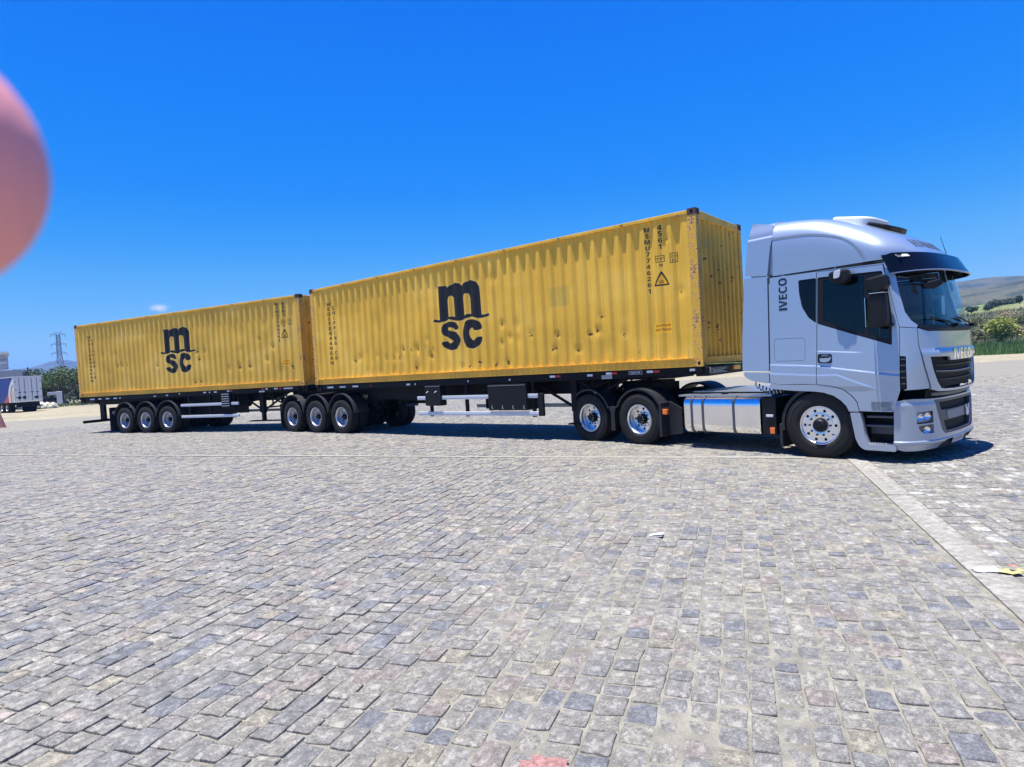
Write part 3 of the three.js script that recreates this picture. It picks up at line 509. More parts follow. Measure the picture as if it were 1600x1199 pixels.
  // landing legs with crossed stays
  const lu = P.leg; for (const s of [0, 1]) {
    const zc = s ? -CW + 0.35 : -0.35, l = part(t, 'landing_leg', [bx(lu - 0.075, lu + 0.075, 0.62, 1.32, zc - 0.075, zc + 0.075, 0.008), bx(lu - 0.055, lu + 0.055, 0.36, 0.64, zc - 0.055, zc + 0.055)], M.black);
    part(l, 'foot', bx(lu - P.foot[0], lu + P.foot[1], 0.33, 0.362, zc - 0.12, zc + 0.12, 0.006), M.black);
    part(t, 'leg_stay', [beam([lu + 0.08, 0.72, zc], [lu + 1.25, 1.28, zc], 0.05, 0.05), beam([lu + 0.08, 1.26, zc], [lu + 1.0, 0.86, zc], 0.04, 0.04), beam([lu + 0.45, 0.84, zc], [lu + 0.45, 1.3, zc], 0.04, 0.04), beam([lu + 0.85, 0.95, zc], [lu + 0.85, 1.3, zc], 0.04, 0.04)], M.black);
    part(t, 'leg_stay', beam([lu - 0.07, 0.72, zc], [lu - 0.95, 1.2, zc], 0.05, 0.05), M.black);
  }
  part(t, 'leg_crossbar', bar([lu, 0.78, -CW + 0.4], [lu, 0.78, -0.4], 0.025), M.black);
  for (const [u, w, c, y] of P.tapes) tape(t, u, y ?? 1.385, w, c);
  if (P.rearBar) {
    part(t, 'mud_flap', bx(-10.30, -10.27, 0.06, 1.0, -0.62, 0.0, 0.008), M.mud); part(t, 'mud_flap', bx(-10.30, -10.27, 0.06, 1.0, -CW, -CW + 0.62, 0.008), M.mud);
    part(t, 'underrun_bar', [bx(-12.14, -12.03, 0.40, 0.51, -CW + 0.02, -0.02, 0.012)], M.black);
    for (const zz of [-0.75, -1.69]) part(t, 'underrun_post', [bx(-12.1, -11.8, 0.5, 1.12, zz - 0.05, zz + 0.05, 0.01), bx(-12.1, -11.9, 0.43, 0.52, zz - 0.05, zz + 0.05)], M.black);
    part(t, 'flap_emblem', bx(-10.31, -10.265, 0.74, 0.86, -0.22, -0.1), M.galv);
    part(t, 'lamp_bracket', bx(-CL - 0.02, -11.3, 1.20, 1.3, -0.30, -0.06, 0.01), M.blackPlastic);
  } else {
    part(t, 'rear_fifth_wheel', [extr([[-0.55, -0.38], [0.3, -0.45], [0.45, -0.2], [0.45, 0.2], [0.3, 0.45], [-0.55, 0.38], [-0.55, 0.08], [-0.1, 0.05], [-0.1, -0.05], [-0.55, -0.08]], 0, 0.05).rotateX(-Math.PI / 2).translate(-12.6, 1.18, -1.22), bx(-13.1, -12.1, 1.05, 1.18, -1.6, -0.84)], M.black);
    for (const [za, zb] of [[-0.62, 0.0], [-CW, -CW + 0.62]]) part(t, 'mud_flap', bx(-14.28, -14.25, 0.12, 0.9, za, zb, 0.008), M.mud);
    part(t, 'tail_bar', bx(-14.42, -14.3, 0.62, 0.78, -CW + 0.1, -0.1, 0.01), M.black);
  }
  return t;
}
const Wt = M.white, Rd = M.red;
const t1 = trailer('container_trailer', 'black trailer coupled to the silver truck, carrying the larger container', -A1, 3.5114, -11.3839, {
  rear: -14.35, deep: -8.2, axles: [-13.55, -12.28, -10.98], tank: -8.9, cover: [-10.3, -7.78, 0.95],
  guard: { x0: -7.75, x1: -3.72, y: [0.94, 0.54], posts: [-7.3, -6.05, -4.0], end: -3.80 },
  boxes: [[-5.26, -4.12, 0.67, 1.27, -0.5], [-7.4, -6.84, 0.79, 1.31, -0.22]], valves: [[-7.30, 1.14], [-7.0, 1.14]],
  leg: -3.03, foot: [0.16, 0.16],
  tapes: [[-1.09, 0.13, Wt, 1.41], [-0.95, 0.12, Rd, 1.41], [-2.0, 0.13, Wt, 1.41], [-1.87, 0.11, Rd, 1.41], [-3.40, 0.14, Wt, 1.40], [-3.25, 0.12, Rd, 1.40], [-2.45, 0.13, M.galv, 1.39], [-11.5, 0.3, Wt, 1.37], [-10.9, 0.28, M.galv, 1.37], [-10.3, 0.26, Wt, 1.37], [-9.6, 0.05, Rd, 1.37], [-8.05, 0.14, Wt, 1.36], [-7.78, 0.04, Wt, 1.36], [-5.9, 0.03, Wt, 1.38], [-12.0, 0.1, Wt, 1.37], [-0.22, 0.12, Wt, 1.41], [-4.6, 0.05, M.galv, 1.37]],
});
{ // plates on the first trailer: label sheet, number plate, maker's plate on the front bolster
  part(t1, 'label_plate', bx(-2.17, -1.93, 1.305, 1.375, -0.039, -0.036), std({ color: rgb(0.75, 0.75, 0.75), roughness: 0.5, map: canvasTex(128, 40, (c) => { c.fillStyle = '#ddd'; c.fillRect(0, 0, 128, 40); c.fillStyle = '#333'; for (let i = 0; i < 20; i++) c.fillRect(6 + i * 6, 6 + (i % 3) * 3, 3, 24 - (i % 4) * 3); }) }));
  const plate = (txt, w, h, fg, bg) => std({ roughness: 0.45, map: canvasTex(256, 64, (c) => { c.fillStyle = bg; c.fillRect(0, 0, 256, 64); c.strokeStyle = fg; c.lineWidth = 5; c.strokeRect(5, 5, 246, 54); c.fillStyle = fg; c.font = 'bold 46px sans-serif'; c.textAlign = 'center'; c.textBaseline = 'middle'; c.fillText(txt, 128, 34, 224); }) });
  const side = new THREE.PlaneGeometry(0.3, 0.075).translate(-1.40, 1.405, -0.034); part(t1, 'number_plate', [side], plate('SR3T175', 0, 0, '#cfd2d6', '#15171c'), 'small dark plate with pale characters');
  const fr = new THREE.PlaneGeometry(0.82, 0.10).rotateY(Math.PI / 2).translate(0.0935, 1.375, -0.52); part(t1, 'maker_plate', [fr], plate('RANDON', 0, 0, '#9fb0cc', '#12151d'), 'dark plate with pale capital letters');
  part(t1, 'side_lamp', bx(0.06, 0.13, 1.35, 1.44, -1.62, -1.26, 0.015), std({ color: rgb(0.75, 0.33, 0.02), roughness: 0.35 }), 'amber block at the far end of the front beam');
  part(t1, 'emblem', extr([[0, 0], [0.05, 0.1], [-0.02, 0.1], [-0.02, 0.085], [0.02, 0.085], [-0.02, 0]], 0, 0.003).rotateY(Math.PI / 2).translate(0.092, 1.34, -0.06), M.white);
}
const t2 = trailer('container_trailer', 'rear black trailer with an underrun bar, at the left end of the road train', -A2, -6.5635, -19.7362, {
  rear: -12.1, deep: -5.2, axles: [-9.32, -8.06, -6.79], tank: -4.6, cover: [-6.1, -3.2, 0.62], rearBar: true,
  guard: { x0: -6.1, x1: -3.12, y: [0.93, 0.52], posts: [-5.7, -4.6, -3.4] },
  boxes: [], ladder: [-3.89, -3.48, 0.86, 1.35], leg: -2.26, foot: [0.62, 0.9],
  tapes: [[-11.4, 0.3, Wt, 1.36], [-10.9, 0.2, Wt, 1.36], [-10.4, 0.22, Wt, 1.36], [-9.9, 0.2, Wt, 1.36], [-9.6, 0.08, Wt, 1.36], [-7.5, 0.12, M.galv, 1.36], [-6.8, 0.12, M.galv, 1.37], [-6.1, 0.05, Wt, 1.4], [-4.75, 0.14, Wt, 1.4], [-4.5, 0.06, Wt, 1.4], [-4.2, 0.14, Wt, 1.4], [-3.55, 0.12, Wt, 1.41], [-3.4, 0.1, Rd, 1.41], [-1.9, 0.14, Rd, 1.41], [-1.72, 0.1, Wt, 1.41], [-1.3, 0.16, Wt, 1.41], [-1.1, 0.12, Rd, 1.41], [-0.75, 0.4, M.galv, 1.4], [-1.95, 0.26, M.galv, 1.34]],
});
// ---------------------------------------------------------------- silver truck. Local axes: x forward from the front axle, y up, z towards the camera side (v = -z)
const tr = thing('truck', 'silver tractor truck with high roof pulling the two containers', 'truck', [4.6432, 0, -9.4842], -A3);
const tab = (y, t) => { let i = 0; while (i < t.length - 2 && t[i + 1][0] < y) i++; return lerp(t[i][1], t[i + 1][1], clamp((y - t[i][0]) / (t[i + 1][0] - t[i][0]), 0, 1)); };
const UC = [[0.1, 1.02], [0.95, 1.05], [1.0, 1.08], [1.9, 1.08], [2.7, 0.93], [2.9, 0.9]];
const UF = [[0.1, 1.40], [0.3, 1.47], [0.9, 1.46], [1.0, 1.50], [1.5, 1.52], [1.85, 1.51], [1.95, 1.48], [2.7, 1.32], [2.9, 1.29]];
const NX = 3.4, MX = 2.1, inset = (y) => 0.055 * Math.max(0, y - 1.3), KS = 1.4;
const CH_ = {
  side: (u, y) => { const uc = tab(y, UC), hw = 1.25 - inset(y); let v = inset(y); if (u > uc) v = 1.25 - hw * Math.pow(Math.max(0, 1 - Math.pow((u - uc) / (tab(y, UF) - uc), MX)), 1 / NX); return V(u, y, -v); },
  wrap: (s, y) => { let t = s / KS, far = t > 1; if (far) t = 2 - t; t = clamp(t, 0, 1) * Math.PI / 2; const uc = tab(y, UC), D = tab(y, UF) - uc, hw = 1.25 - inset(y); const x = Math.pow(Math.max(0, Math.cos(t)), 2 / NX) * hw; return V(uc + D * Math.pow(Math.max(0, Math.sin(t)), 2 / MX), y, far ? -1.25 - x : -1.25 + x); },
};
CH_.far = (u, y) => { const p = CH_.side(u, y); p.z = -2.5 - p.z; return p; };
const sV = (v, y) => { const far = v > 1.25, x = clamp(Math.abs(v - 1.25) / (1.25 - inset(y)), 0, 1), t = Math.acos(Math.pow(x, NX / 2)) * 2 / Math.PI; return (far ? 2 - t : t) * KS; };
const sU = (u, y) => { const uc = tab(y, UC), q = clamp((u - uc) / (tab(y, UF) - uc), 0, 1); return Math.asin(Math.pow(q, MX / 2)) * 2 / Math.PI * KS; };
const fv = (pts) => pts.map(([v, y]) => [sV(v, y), y]);         // front outlines are given as (v, y)
const mirF = (pts) => pts.map(([s, y]) => [2 * KS - s, y]).reverse();
function dens(pts, st) { const o = []; pts.forEach((p, i) => { const q = pts[(i + 1) % pts.length], n = Math.max(1, Math.ceil(Math.hypot(q[0] - p[0], q[1] - p[1]) / st)); for (let k = 0; k < n; k++) o.push([lerp(p[0], q[0], k / n), lerp(p[1], q[1], k / n)]); }); return o; }
function rnd(pts, r, n = 4) {                                    // rounded corners
  const o = [], L = pts.length; pts.forEach((p, i) => { const a = pts[(i + L - 1) % L], b = pts[(i + 1) % L], la = Math.hypot(a[0] - p[0], a[1] - p[1]), lb = Math.hypot(b[0] - p[0], b[1] - p[1]), ra = Math.min(r, la * 0.45), rb = Math.min(r, lb * 0.45);
    const P0 = [p[0] + (a[0] - p[0]) / la * ra, p[1] + (a[1] - p[1]) / la * ra], P1 = [p[0] + (b[0] - p[0]) / lb * rb, p[1] + (b[1] - p[1]) / lb * rb];
    for (let k = 0; k <= n; k++) { const t = k / n; o.push([(1 - t) ** 2 * P0[0] + 2 * t * (1 - t) * p[0] + t * t * P1[0], (1 - t) ** 2 * P0[1] + 2 * t * (1 - t) * p[1] + t * t * P1[1]]); } });
  return o;
}
// a curved panel on the body: outline in chart coordinates, lifted by off, with edges going down by depth; fn bends the surface further
function skin(chart, pts, { holes = [], off = 0, depth = 0.014, max = 0.06, fn = null, shapes = null, edge = 0.004 } = {}) {
  const ch = typeof chart === 'string' ? CH_[chart] : chart, out = [], e = 1e-3, flip = chart === 'far';
  const nrm = (a, b) => { const p = ch(a, b), n = ch(a + e, b).sub(p).cross(ch(a, b + e).sub(p)); if (n.lengthSq() < 1e-14) { const n2 = ch(a, b).sub(ch(a - e, b)).cross(ch(a, b + e).sub(p)); return (flip ? n2.negate() : n2).normalize(); } return (flip ? n.negate() : n).normalize(); };
  const at = (a, b, o) => { const n = nrm(a, b); return [ch(a, b).addScaledVector(n, o + (fn ? fn(a, b) : 0)), n]; };
  const list = shapes ?? (() => { const s = new THREE.Shape(dens(pts, max).map((p) => new THREE.Vector2(...p))); for (const h of holes) s.holes.push(new THREE.Path(dens(h, max).map((p) => new THREE.Vector2(...p)))); return [s]; })();
  for (const s of list) {
    let g = new THREE.ShapeGeometry(s, 6).toNonIndexed(); g.deleteAttribute('uv'); g.deleteAttribute('normal');
    g = new TessellateModifier(max, 22).modify(g);
    const p = g.attributes.position, P = new Float32Array(p.count * 3), N = new Float32Array(p.count * 3), U = new Float32Array(p.count * 2);
    for (let i = 0; i < p.count; i++) {
      const a = p.getX(i), b = p.getY(i); let [q, n] = at(a, b, off);
      if (fn) { const h = 0.004, qa = at(a + h, b, off)[0], qb = at(a, b + h, off)[0]; n = qa.sub(q).cross(qb.sub(q)).normalize(); if (flip) n.negate(); }
      q.toArray(P, i * 3); n.toArray(N, i * 3); U[i * 2] = a; U[i * 2 + 1] = b;
    }
    if (flip) for (let i = 0; i < p.count; i += 3) for (const [A, k] of [[P, 3], [N, 3], [U, 2]]) for (let c = 0; c < k; c++) { const t = A[(i + 1) * k + c]; A[(i + 1) * k + c] = A[(i + 2) * k + c]; A[(i + 2) * k + c] = t; }
    const gg = new THREE.BufferGeometry(); gg.setAttribute('position', new THREE.BufferAttribute(P, 3)); gg.setAttribute('normal', new THREE.BufferAttribute(N, 3)); gg.setAttribute('uv', new THREE.BufferAttribute(U, 2)); out.push(gg);
    if (depth) {
      const ex = s.extractPoints(6);
      for (const ring of [ex.shape, ...ex.holes]) {
        const pos = [], idx = []; ring.forEach((v, i) => { const a = at(v.x, v.y, off)[0], b = at(v.x, v.y, off - depth)[0]; pos.push(a.x, a.y, a.z, b.x, b.y, b.z); const j = (i + 1) % ring.length; idx.push(i * 2, i * 2 + 1, j * 2, j * 2, i * 2 + 1, j * 2 + 1); });
        const w = new THREE.BufferGeometry(); w.setAttribute('position', new THREE.Float32BufferAttribute(pos, 3)); w.setIndex(idx); w.computeVertexNormals(); out.push(w);
      }
    }
  }
  return join(out);
}
const shrink = (pts, d) => {   // move an outline inwards
  let A = 0; const L = pts.length; pts.forEach((p, i) => { const q = pts[(i + 1) % L]; A += p[0] * q[1] - q[0] * p[1]; }); const sg = A > 0 ? 1 : -1;
  return pts.map((p, i) => { const a = pts[(i + L - 1) % L], b = pts[(i + 1) % L]; let n1 = [-(p[1] - a[1]), p[0] - a[0]], n2 = [-(b[1] - p[1]), b[0] - p[0]]; const l1 = Math.hypot(...n1) || 1, l2 = Math.hypot(...n2) || 1; n1 = n1.map((x) => x / l1); n2 = n2.map((x) => x / l2); const n = [n1[0] + n2[0], n1[1] + n2[1]], k = Math.max(0.5, (n[0] * n[0] + n[1] * n[1]) / 2); return [p[0] + sg * n[0] * d / k, p[1] + sg * n[1] * d / k]; });
};
const text = (s, size) => font.generateShapes(s, size);
function maker(size) {                                             // the five letters; the first is a plain bar
  const h = size * 1.0, sh = font.generateShapes('VECO', size); let top = 0; for (const s of sh) for (const p of s.getPoints()) top = Math.max(top, p.y);
  const w = size * 0.26, dx = w * 1.35; for (const s of sh) { for (const c of s.curves) for (const k of ['v0', 'v1', 'v2', 'v3']) if (c[k]) c[k].x += dx; for (const hl of s.holes) for (const c of hl.curves) for (const k of ['v0', 'v1', 'v2', 'v3']) if (c[k]) c[k].x += dx; }
  const bar_ = new THREE.Shape([[0, 0], [w, 0], [w, top * 0.985], [0, top * 0.985]].map((p) => new THREE.Vector2(...p))); return [bar_, ...sh];
}

// outlines on the sides (u, y)
const quarter = rnd([[-0.255, 2.745], [0.022, 2.742], [0.006, 2.055], [-0.11, 2.15], [-0.205, 2.32], [-0.245, 2.53]], 0.03);
const doorGlass = rnd([[0.040, 2.745], [0.935, 2.712], [1.005, 2.45], [1.045, 2.10], [1.045, 1.655], [0.52, 1.852], [0.024, 2.045]], 0.025);
const doorOut = [[0.036, 2.832], [0.945, 2.795], [1.030, 2.40], [1.135, 1.90], [1.128, 1.02], [1.040, 0.735], [0.597, 0.735], [0.575, 0.86], [0.50, 0.96], [0.376, 1.055], [0.20, 1.105], [0.006, 1.128]];
const doorHole = rnd([[0.055, 2.735], [0.925, 2.70], [0.995, 2.44], [1.035, 2.10], [1.035, 1.675], [0.52, 1.868], [0.038, 2.058]], 0.025);
const rearOut = [[-0.735, 2.850], [0.026, 2.838], [-0.004, 1.128], [-0.20, 1.135], [-0.60, 1.135], [-0.735, 1.17]];
const lockOut = rnd([[-0.666, 1.859], [-0.167, 1.850], [-0.168, 1.496], [-0.667, 1.497]], 0.05);
const gutter = [[0.028, 2.843], [0.95, 2.815], [0.945, 2.80], [0.03, 2.838]];
const crease = (a, b) => {                                       // pressed lines: a soft step at the belt and along the sill
  const y1 = 1.632 - 0.06 * clamp(a / 0.7, 0, 1), y2 = 1.455 - 0.048 * clamp((a + 0.74) / 0.75, 0, 1) - 0.14 * clamp(a / 0.9, 0, 1.2), y3 = 1.31 - 0.045 * clamp((a + 0.74) / 0.75, 0, 1) - 0.25 * clamp((a - 0.3) / 0.6, 0, 1);
  return 0.010 * sstep(0.014, -0.014, b - y1) * sstep(-0.06, 0.05, a) * sstep(0.75, 0.5, a) + 0.012 * sstep(0.016, -0.016, b - y2) + 0.010 * sstep(0.02, -0.02, b - y3) * sstep(0.02, 0.10, b - 1.0);
};
const cab = grp(tr, 'cab_side'), sideOpts = { fn: crease, max: 0.014, depth: 0.02 };
const cabSides = [];
for (const [chart, lab] of [['side', 'near'], ['far', 'far']]) {
  const far = chart === 'far', z = (v) => far ? -2.5 + v : -v;
  const shell = part(tr, 'cab_side', skin(chart, rearOut, { ...sideOpts, holes: [quarter, lockOut] }), M.silver);
  part(shell, 'locker_door', skin(chart, shrink(lockOut, 0.005), { ...sideOpts, off: -0.001 }), M.silver);
  part(shell, 'quarter_window', skin(chart, shrink(quarter, 0.004), { off: -0.006, depth: 0.006, max: 0.09 }), phys({ color: rgb(0.004, 0.005, 0.010), roughness: 0.06, specularIntensity: 0.55 }));
  part(tr, 'gutter', skin(chart, gutter, { off: 0.002, depth: 0.02 }), M.silver);
  const door = part(tr, 'door', skin(chart, doorOut, { ...sideOpts, holes: [doorGlass] }), M.silver);
  part(door, 'window_frame', skin(chart, shrink(doorGlass, 0.003), { off: -0.006, depth: 0.02, holes: [rnd([[0.125, 2.70], [0.700, 2.685], [0.700, 1.845], [0.52, 1.905], [0.115, 2.075]], 0.03), rnd([[0.745, 2.66], [0.91, 2.655], [0.985, 2.40], [1.01, 2.1], [1.01, 1.73], [0.74, 1.83]], 0.03)] }), M.blackPlastic);
  part(door, 'window_pane', skin(chart, shrink(doorHole, 0.012), { off: -0.014, depth: 0, max: 0.12 }), M.glassDark);
  part(door, 'handle', [skin(chart, rnd([[0.027, 1.585], [0.236, 1.575], [0.233, 1.437], [0.025, 1.445]], 0.035), { off: 0.016, depth: 0.02, fn: (a, b) => -0.022 * sstep(0.1, 0.05, Math.hypot((a - 0.13), (b - 1.51) * 1.5)) }), bx(0.05, 0.21, 1.52, 1.55, z(-0.018), z(-0.034), 0.008)], M.blackPlastic);
  part(door, 'lower_step_cover', skin(chart, rnd([[0.592, 0.725], [1.035, 0.722], [1.075, 0.862], [0.585, 0.868]], 0.015), { off: 0.012, depth: 0.03 }), M.silver);
  // rear fairing: a tall board behind the cab, in three pieces
  const fOut = (pts) => rnd(pts, 0.03);
  const fair = part(tr, 'side_fairing', skin(chart, fOut([[-1.155, 2.905], [-0.752, 2.873], [-0.752, 1.345], [-1.215, 1.362], [-1.205, 1.95]]), { off: 0.014, depth: 0.035 }), M.silver);
  part(fair, 'upper_fairing', skin(chart, fOut([[-1.145, 2.93], [-0.752, 2.893], [-0.70, 3.30], [-0.65, 3.50], [-0.66, 3.70], [-1.02, 3.80], [-1.075, 3.52]]), { off: 0.014, depth: 0.035, max: 0.016, fn: (a, b) => -0.02 * sstep(3.49, 3.54, b) - 0.05 * sstep(3.55, 3.8, b) }), M.silver);
  part(fair, 'lower_fairing', skin(chart, rnd([[-1.212, 1.348], [-0.752, 1.330], [-0.755, 1.145], [-1.06, 1.20], [-1.17, 1.26]], 0.05), { off: 0.014, depth: 0.035 }), M.silver);
  part(tr, 'cab_rear_seal', skin(chart, [[-0.752, 2.88], [-0.735, 2.88], [-0.735, 1.15], [-0.752, 1.15]], { off: -0.015, depth: 0.01 }), M.dark);
  // wheel-arch lip and the body-coloured skirt ahead of the wheel
  const lip = []; for (const [a, b] of [[-0.735, 1.165], [-0.6, 1.13], [-0.004, 1.122], [0.19, 1.098], [0.37, 1.045], [0.49, 0.95], [0.565, 0.85], [0.592, 0.72]]) lip.push([a, b]);
  for (const [a, b] of [[0.455, 0.72], [0.42, 0.80], [0.355, 0.875], [0.24, 0.955], [0.1, 1.0], [-0.05, 1.018], [-0.35, 1.03], [-0.735, 1.065]]) lip.push([a, b]);
  part(tr, 'wheel_arch', skin(chart, lip, { off: 0.028, depth: 0.09, max: 0.04 }), M.silver);
  part(tr, 'step_skirt', skin(chart, rnd([[0.468, 0.705], [0.60, 0.705], [0.635, 0.55], [0.655, 0.40], [0.700, 0.255], [1.052, 0.245], [1.054, 0.165], [0.64, 0.168], [0.575, 0.22], [0.53, 0.32]], 0.025), { off: 0.03, depth: 0.10, max: 0.05 }), M.silverLow);
  // entrance steps in a recess
  const zz0 = z(0.30), zz1 = z(0.02);
  part(tr, 'step_recess', [bx(0.62, 1.08, 0.17, 0.74, z(0.34), z(0.30)), bx(0.60, 1.08, 0.71, 0.735, zz0, z(0.06)), bx(1.065, 1.085, 0.17, 0.73, zz0, zz1)], M.blackPlastic);
  part(tr, 'entry_step', [bx(0.66, 1.062, 0.50, 0.53, zz0, z(0.03), 0.008), bx(0.66, 1.06, 0.38, 0.50, z(0.22), z(0.2))], M.greyTrim);
  part(tr, 'entry_step', [bx(0.69, 1.062, 0.235, 0.258, zz0, z(0.0), 0.006)], M.greyTrim);
  part(tr, 'entry_step', [bx(0.66, 1.062, 0.625, 0.66, zz0, z(0.05), 0.008)], M.greyTrim);
  part(tr, 'step_grip', Array.from({ length: 9 }, (_, k) => bx(0.72 + k * 0.036, 0.74 + k * 0.036, 0.259, 0.266, z(0.12), z(0.02))), M.galv);
  // lettering up the side
  const sh = maker(0.135), L = [];
  const tmp = skin(((a, b) => CH_[chart](far ? -0.437 - (b - 0) * 1 : -0.437 - b, 2.305 + a * 0.985)), null, { shapes: sh, off: 0.003, depth: 0.004, max: 0.08 });
  part(tr, 'side_lettering', tmp, std({ color: rgb(0.012, 0.014, 0.02), roughness: 0.35 }));
}
tr.remove(cab);

// ---- front: A-pillars, corner panels, bonnet, grille, bumper
const edgeU = (list, g) => list.map(([u, y]) => [sU(u, y) + g, y]);
const dEdge = [[1.030, 2.40], [1.135, 1.90]];
for (const m of [0, 1]) {
  const X = (p) => m ? mirF(p) : p;
  const apil = [...edgeU([[0.95, 2.83], [1.030, 2.40], [1.135, 1.905]], 0.012), ...fv([[0.150, 1.875], [0.168, 1.910], [0.118, 1.985], [0.094, 2.103], [0.103, 2.383], [0.118, 2.60], [0.128, 2.83]])];
  part(tr, 'windscreen_pillar', skin('wrap', X(apil), { max: 0.05, depth: 0.025 }), M.silver);
  const corner = [...edgeU([[1.135, 1.895], [1.132, 1.50]], 0.012), ...edgeU([[1.205, 1.49], [1.205, 1.04], [1.165, 1.022]], 0), ...fv([[0.270, 1.030], [0.266, 1.09], [0.178, 1.396], [0.142, 1.639], [0.148, 1.868]])];
  part(tr, 'corner_panel', skin('wrap', X(corner), { max: 0.05, depth: 0.025 }), M.silver);
  part(tr, 'corner_vent', skin('wrap', X([...edgeU([[1.135, 1.49], [1.130, 1.03]], 0.012), ...edgeU([[1.20, 1.045], [1.20, 1.485]], -0.006)]), { off: -0.012, depth: 0.01 }), M.blackPlastic);
  for (let k = 0; k < 5; k++) part(tr, 'vent_louvre', skin('wrap', X([...edgeU([[1.135, 1.12 + k * 0.085], [1.135, 1.105 + k * 0.085]], 0.014), ...edgeU([[1.198, 1.105 + k * 0.085], [1.198, 1.12 + k * 0.085]], -0.006)]), { off: -0.004, depth: 0.012 }), M.greyTrim);
  const seam = [...fv([[0.148, 1.868], [0.142, 1.639], [0.178, 1.396], [0.266, 1.09], [0.270, 1.030]]), ...fv([[0.276, 1.030], [0.272, 1.09], [0.184, 1.396], [0.148, 1.639], [0.154, 1.868]])];
  part(tr, 'panel_seam', skin('wrap', X(seam), { off: -0.012, depth: 0.004 }), M.dark);
}
const C2 = (half) => [...fv(half), ...mirF(fv(half))];            // symmetric outline from its near half, listed from the centre line round to the centre line
const sym = (half) => { const h = fv(half), r = h.map(([s, y]) => [2 * KS - s, y]).reverse(); return [...h, ...r]; };
const screen = sym([[1.25, 2.70], [0.126, 2.70], [0.112, 2.383], [0.102, 2.103], [0.125, 1.99], [0.175, 1.918], [0.30, 1.90], [1.25, 1.895]].reverse());
part(tr, 'windscreen', skin('wrap', screen, { off: -0.006, depth: 0, max: 0.07 }), M.glass);
const apronO = sym([[1.25, 1.90], [0.30, 1.903], [0.178, 1.922], [0.160, 1.885], [0.283, 1.825], [1.25, 1.815]].reverse());
part(tr, 'scuttle_panel', skin('wrap', apronO, { off: 0.004, depth: 0.03, max: 0.07 }), M.blackPlastic);
const grilleO = sym([[1.25, 1.397], [0.76, 1.397], [0.68, 1.456], [0.275, 1.466], [0.315, 1.30], [0.40, 1.12], [0.49, 1.022], [0.58, 1.006], [1.25, 0.994]].reverse());
const hoodO = sym([[1.25, 1.808], [0.290, 1.818], [0.156, 1.868], [0.150, 1.639], [0.186, 1.396], [0.274, 1.09], [0.285, 1.012], [0.45, 0.985], [1.25, 0.962]].reverse());
const hoodFn = (s, y) => { const b = Math.abs(s - KS); return 0.018 * sstep(1.60, 1.50, y) * sstep(1.0, 0.8, b) + 0.012 * sstep(0.10, 0.05, Math.abs(y - 1.478)) * sstep(0.62, 0.54, b); };
const hood = part(tr, 'bonnet', skin('wrap', hoodO, { holes: [grilleO.slice().reverse()], depth: 0.03, max: 0.018, fn: hoodFn }), M.silver);
part(tr, 'grille', [skin('wrap', grilleO, { off: -0.055, depth: 0.005, max: 0.08 })], M.dark);
const slat = (y0, y1, v0, sag, off, m) => { const p = [], q = []; for (let k = 0; k <= 16; k++) { const v = lerp(v0, 2.5 - v0, k / 16), d = sag * (1 - Math.pow((v - 1.25) / (1.25 - v0), 2)); p.push([sV(v, y0), y0 - d]); q.unshift([sV(v, y0), y1 - d]); } return part(tr, 'grille_slat', skin('wrap', [...p, ...q], { off, depth: 0.035, max: 0.08 }), m); };
slat(1.235, 1.258, 0.40, 0.025, -0.006, M.blackPlastic); slat(1.259, 1.264, 0.40, 0.025, -0.004, M.galv); slat(1.135, 1.15, 0.46, 0.02, -0.02, M.blackPlastic); slat(1.335, 1.35, 0.37, 0.02, -0.02, M.blackPlastic);
const badge = maker(0.15); { let w = 0; for (const s of badge) for (const p of s.getPoints()) w = Math.max(w, p.x); 
  part(tr, 'front_lettering', skin((a, b) => CH_.wrap(KS + sVoff(a - w / 2), 1.408 + b), null, { shapes: badge, off: 0.034, depth: 0.02, max: 0.08 }), M.polish); }
function sVoff(dv) { return Math.sign(dv) * (KS - sV(1.25 - Math.abs(dv) * 1.36, 1.48)); }
// gap under the bonnet with a bar
part(tr, 'bumper_gap', skin('wrap', sym([[1.25, 0.955], [0.285, 1.005], [0.30, 0.86], [1.25, 0.84]].reverse()), { off: -0.05, depth: 0.004 }), M.dark);
part(tr, 'bumper_bar', skin('wrap', sym([[1.25, 0.935], [0.36, 0.955], [0.37, 0.915], [1.25, 0.890]].reverse()), { off: -0.012, depth: 0.03 }), M.greyTrim);
// bumper
const lampO = rnd(fv([[0.122, 0.702], [0.366, 0.715], [0.366, 0.550], [0.118, 0.543]]), 0.015), fogO = rnd(fv([[0.135, 0.520], [0.366, 0.532], [0.366, 0.405], [0.20, 0.410], [0.145, 0.46]]), 0.02);
const lowGrO = sym([[1.25, 0.850], [0.41, 0.862], [0.47, 0.66], [0.56, 0.42], [0.64, 0.372], [1.25, 0.362]].reverse());
const bumpO = sym([[1.25, 0.875], [0.40, 0.880], [0.10, 0.893], [0.02, 0.885], [0.0, 0.86], [0.0, 0.20], [0.03, 0.165], [0.16, 0.165], [0.54, 0.172], [0.66, 0.29], [1.25, 0.295]].reverse());
const bumpFn = (s, y) => 0.012 * sstep(0.315, 0.295, y) * sstep(0.25, 0.27, y) - 0.02 * sstep(0.27, 0.17, y) + 0.01 * sstep(0.86, 0.80, y);
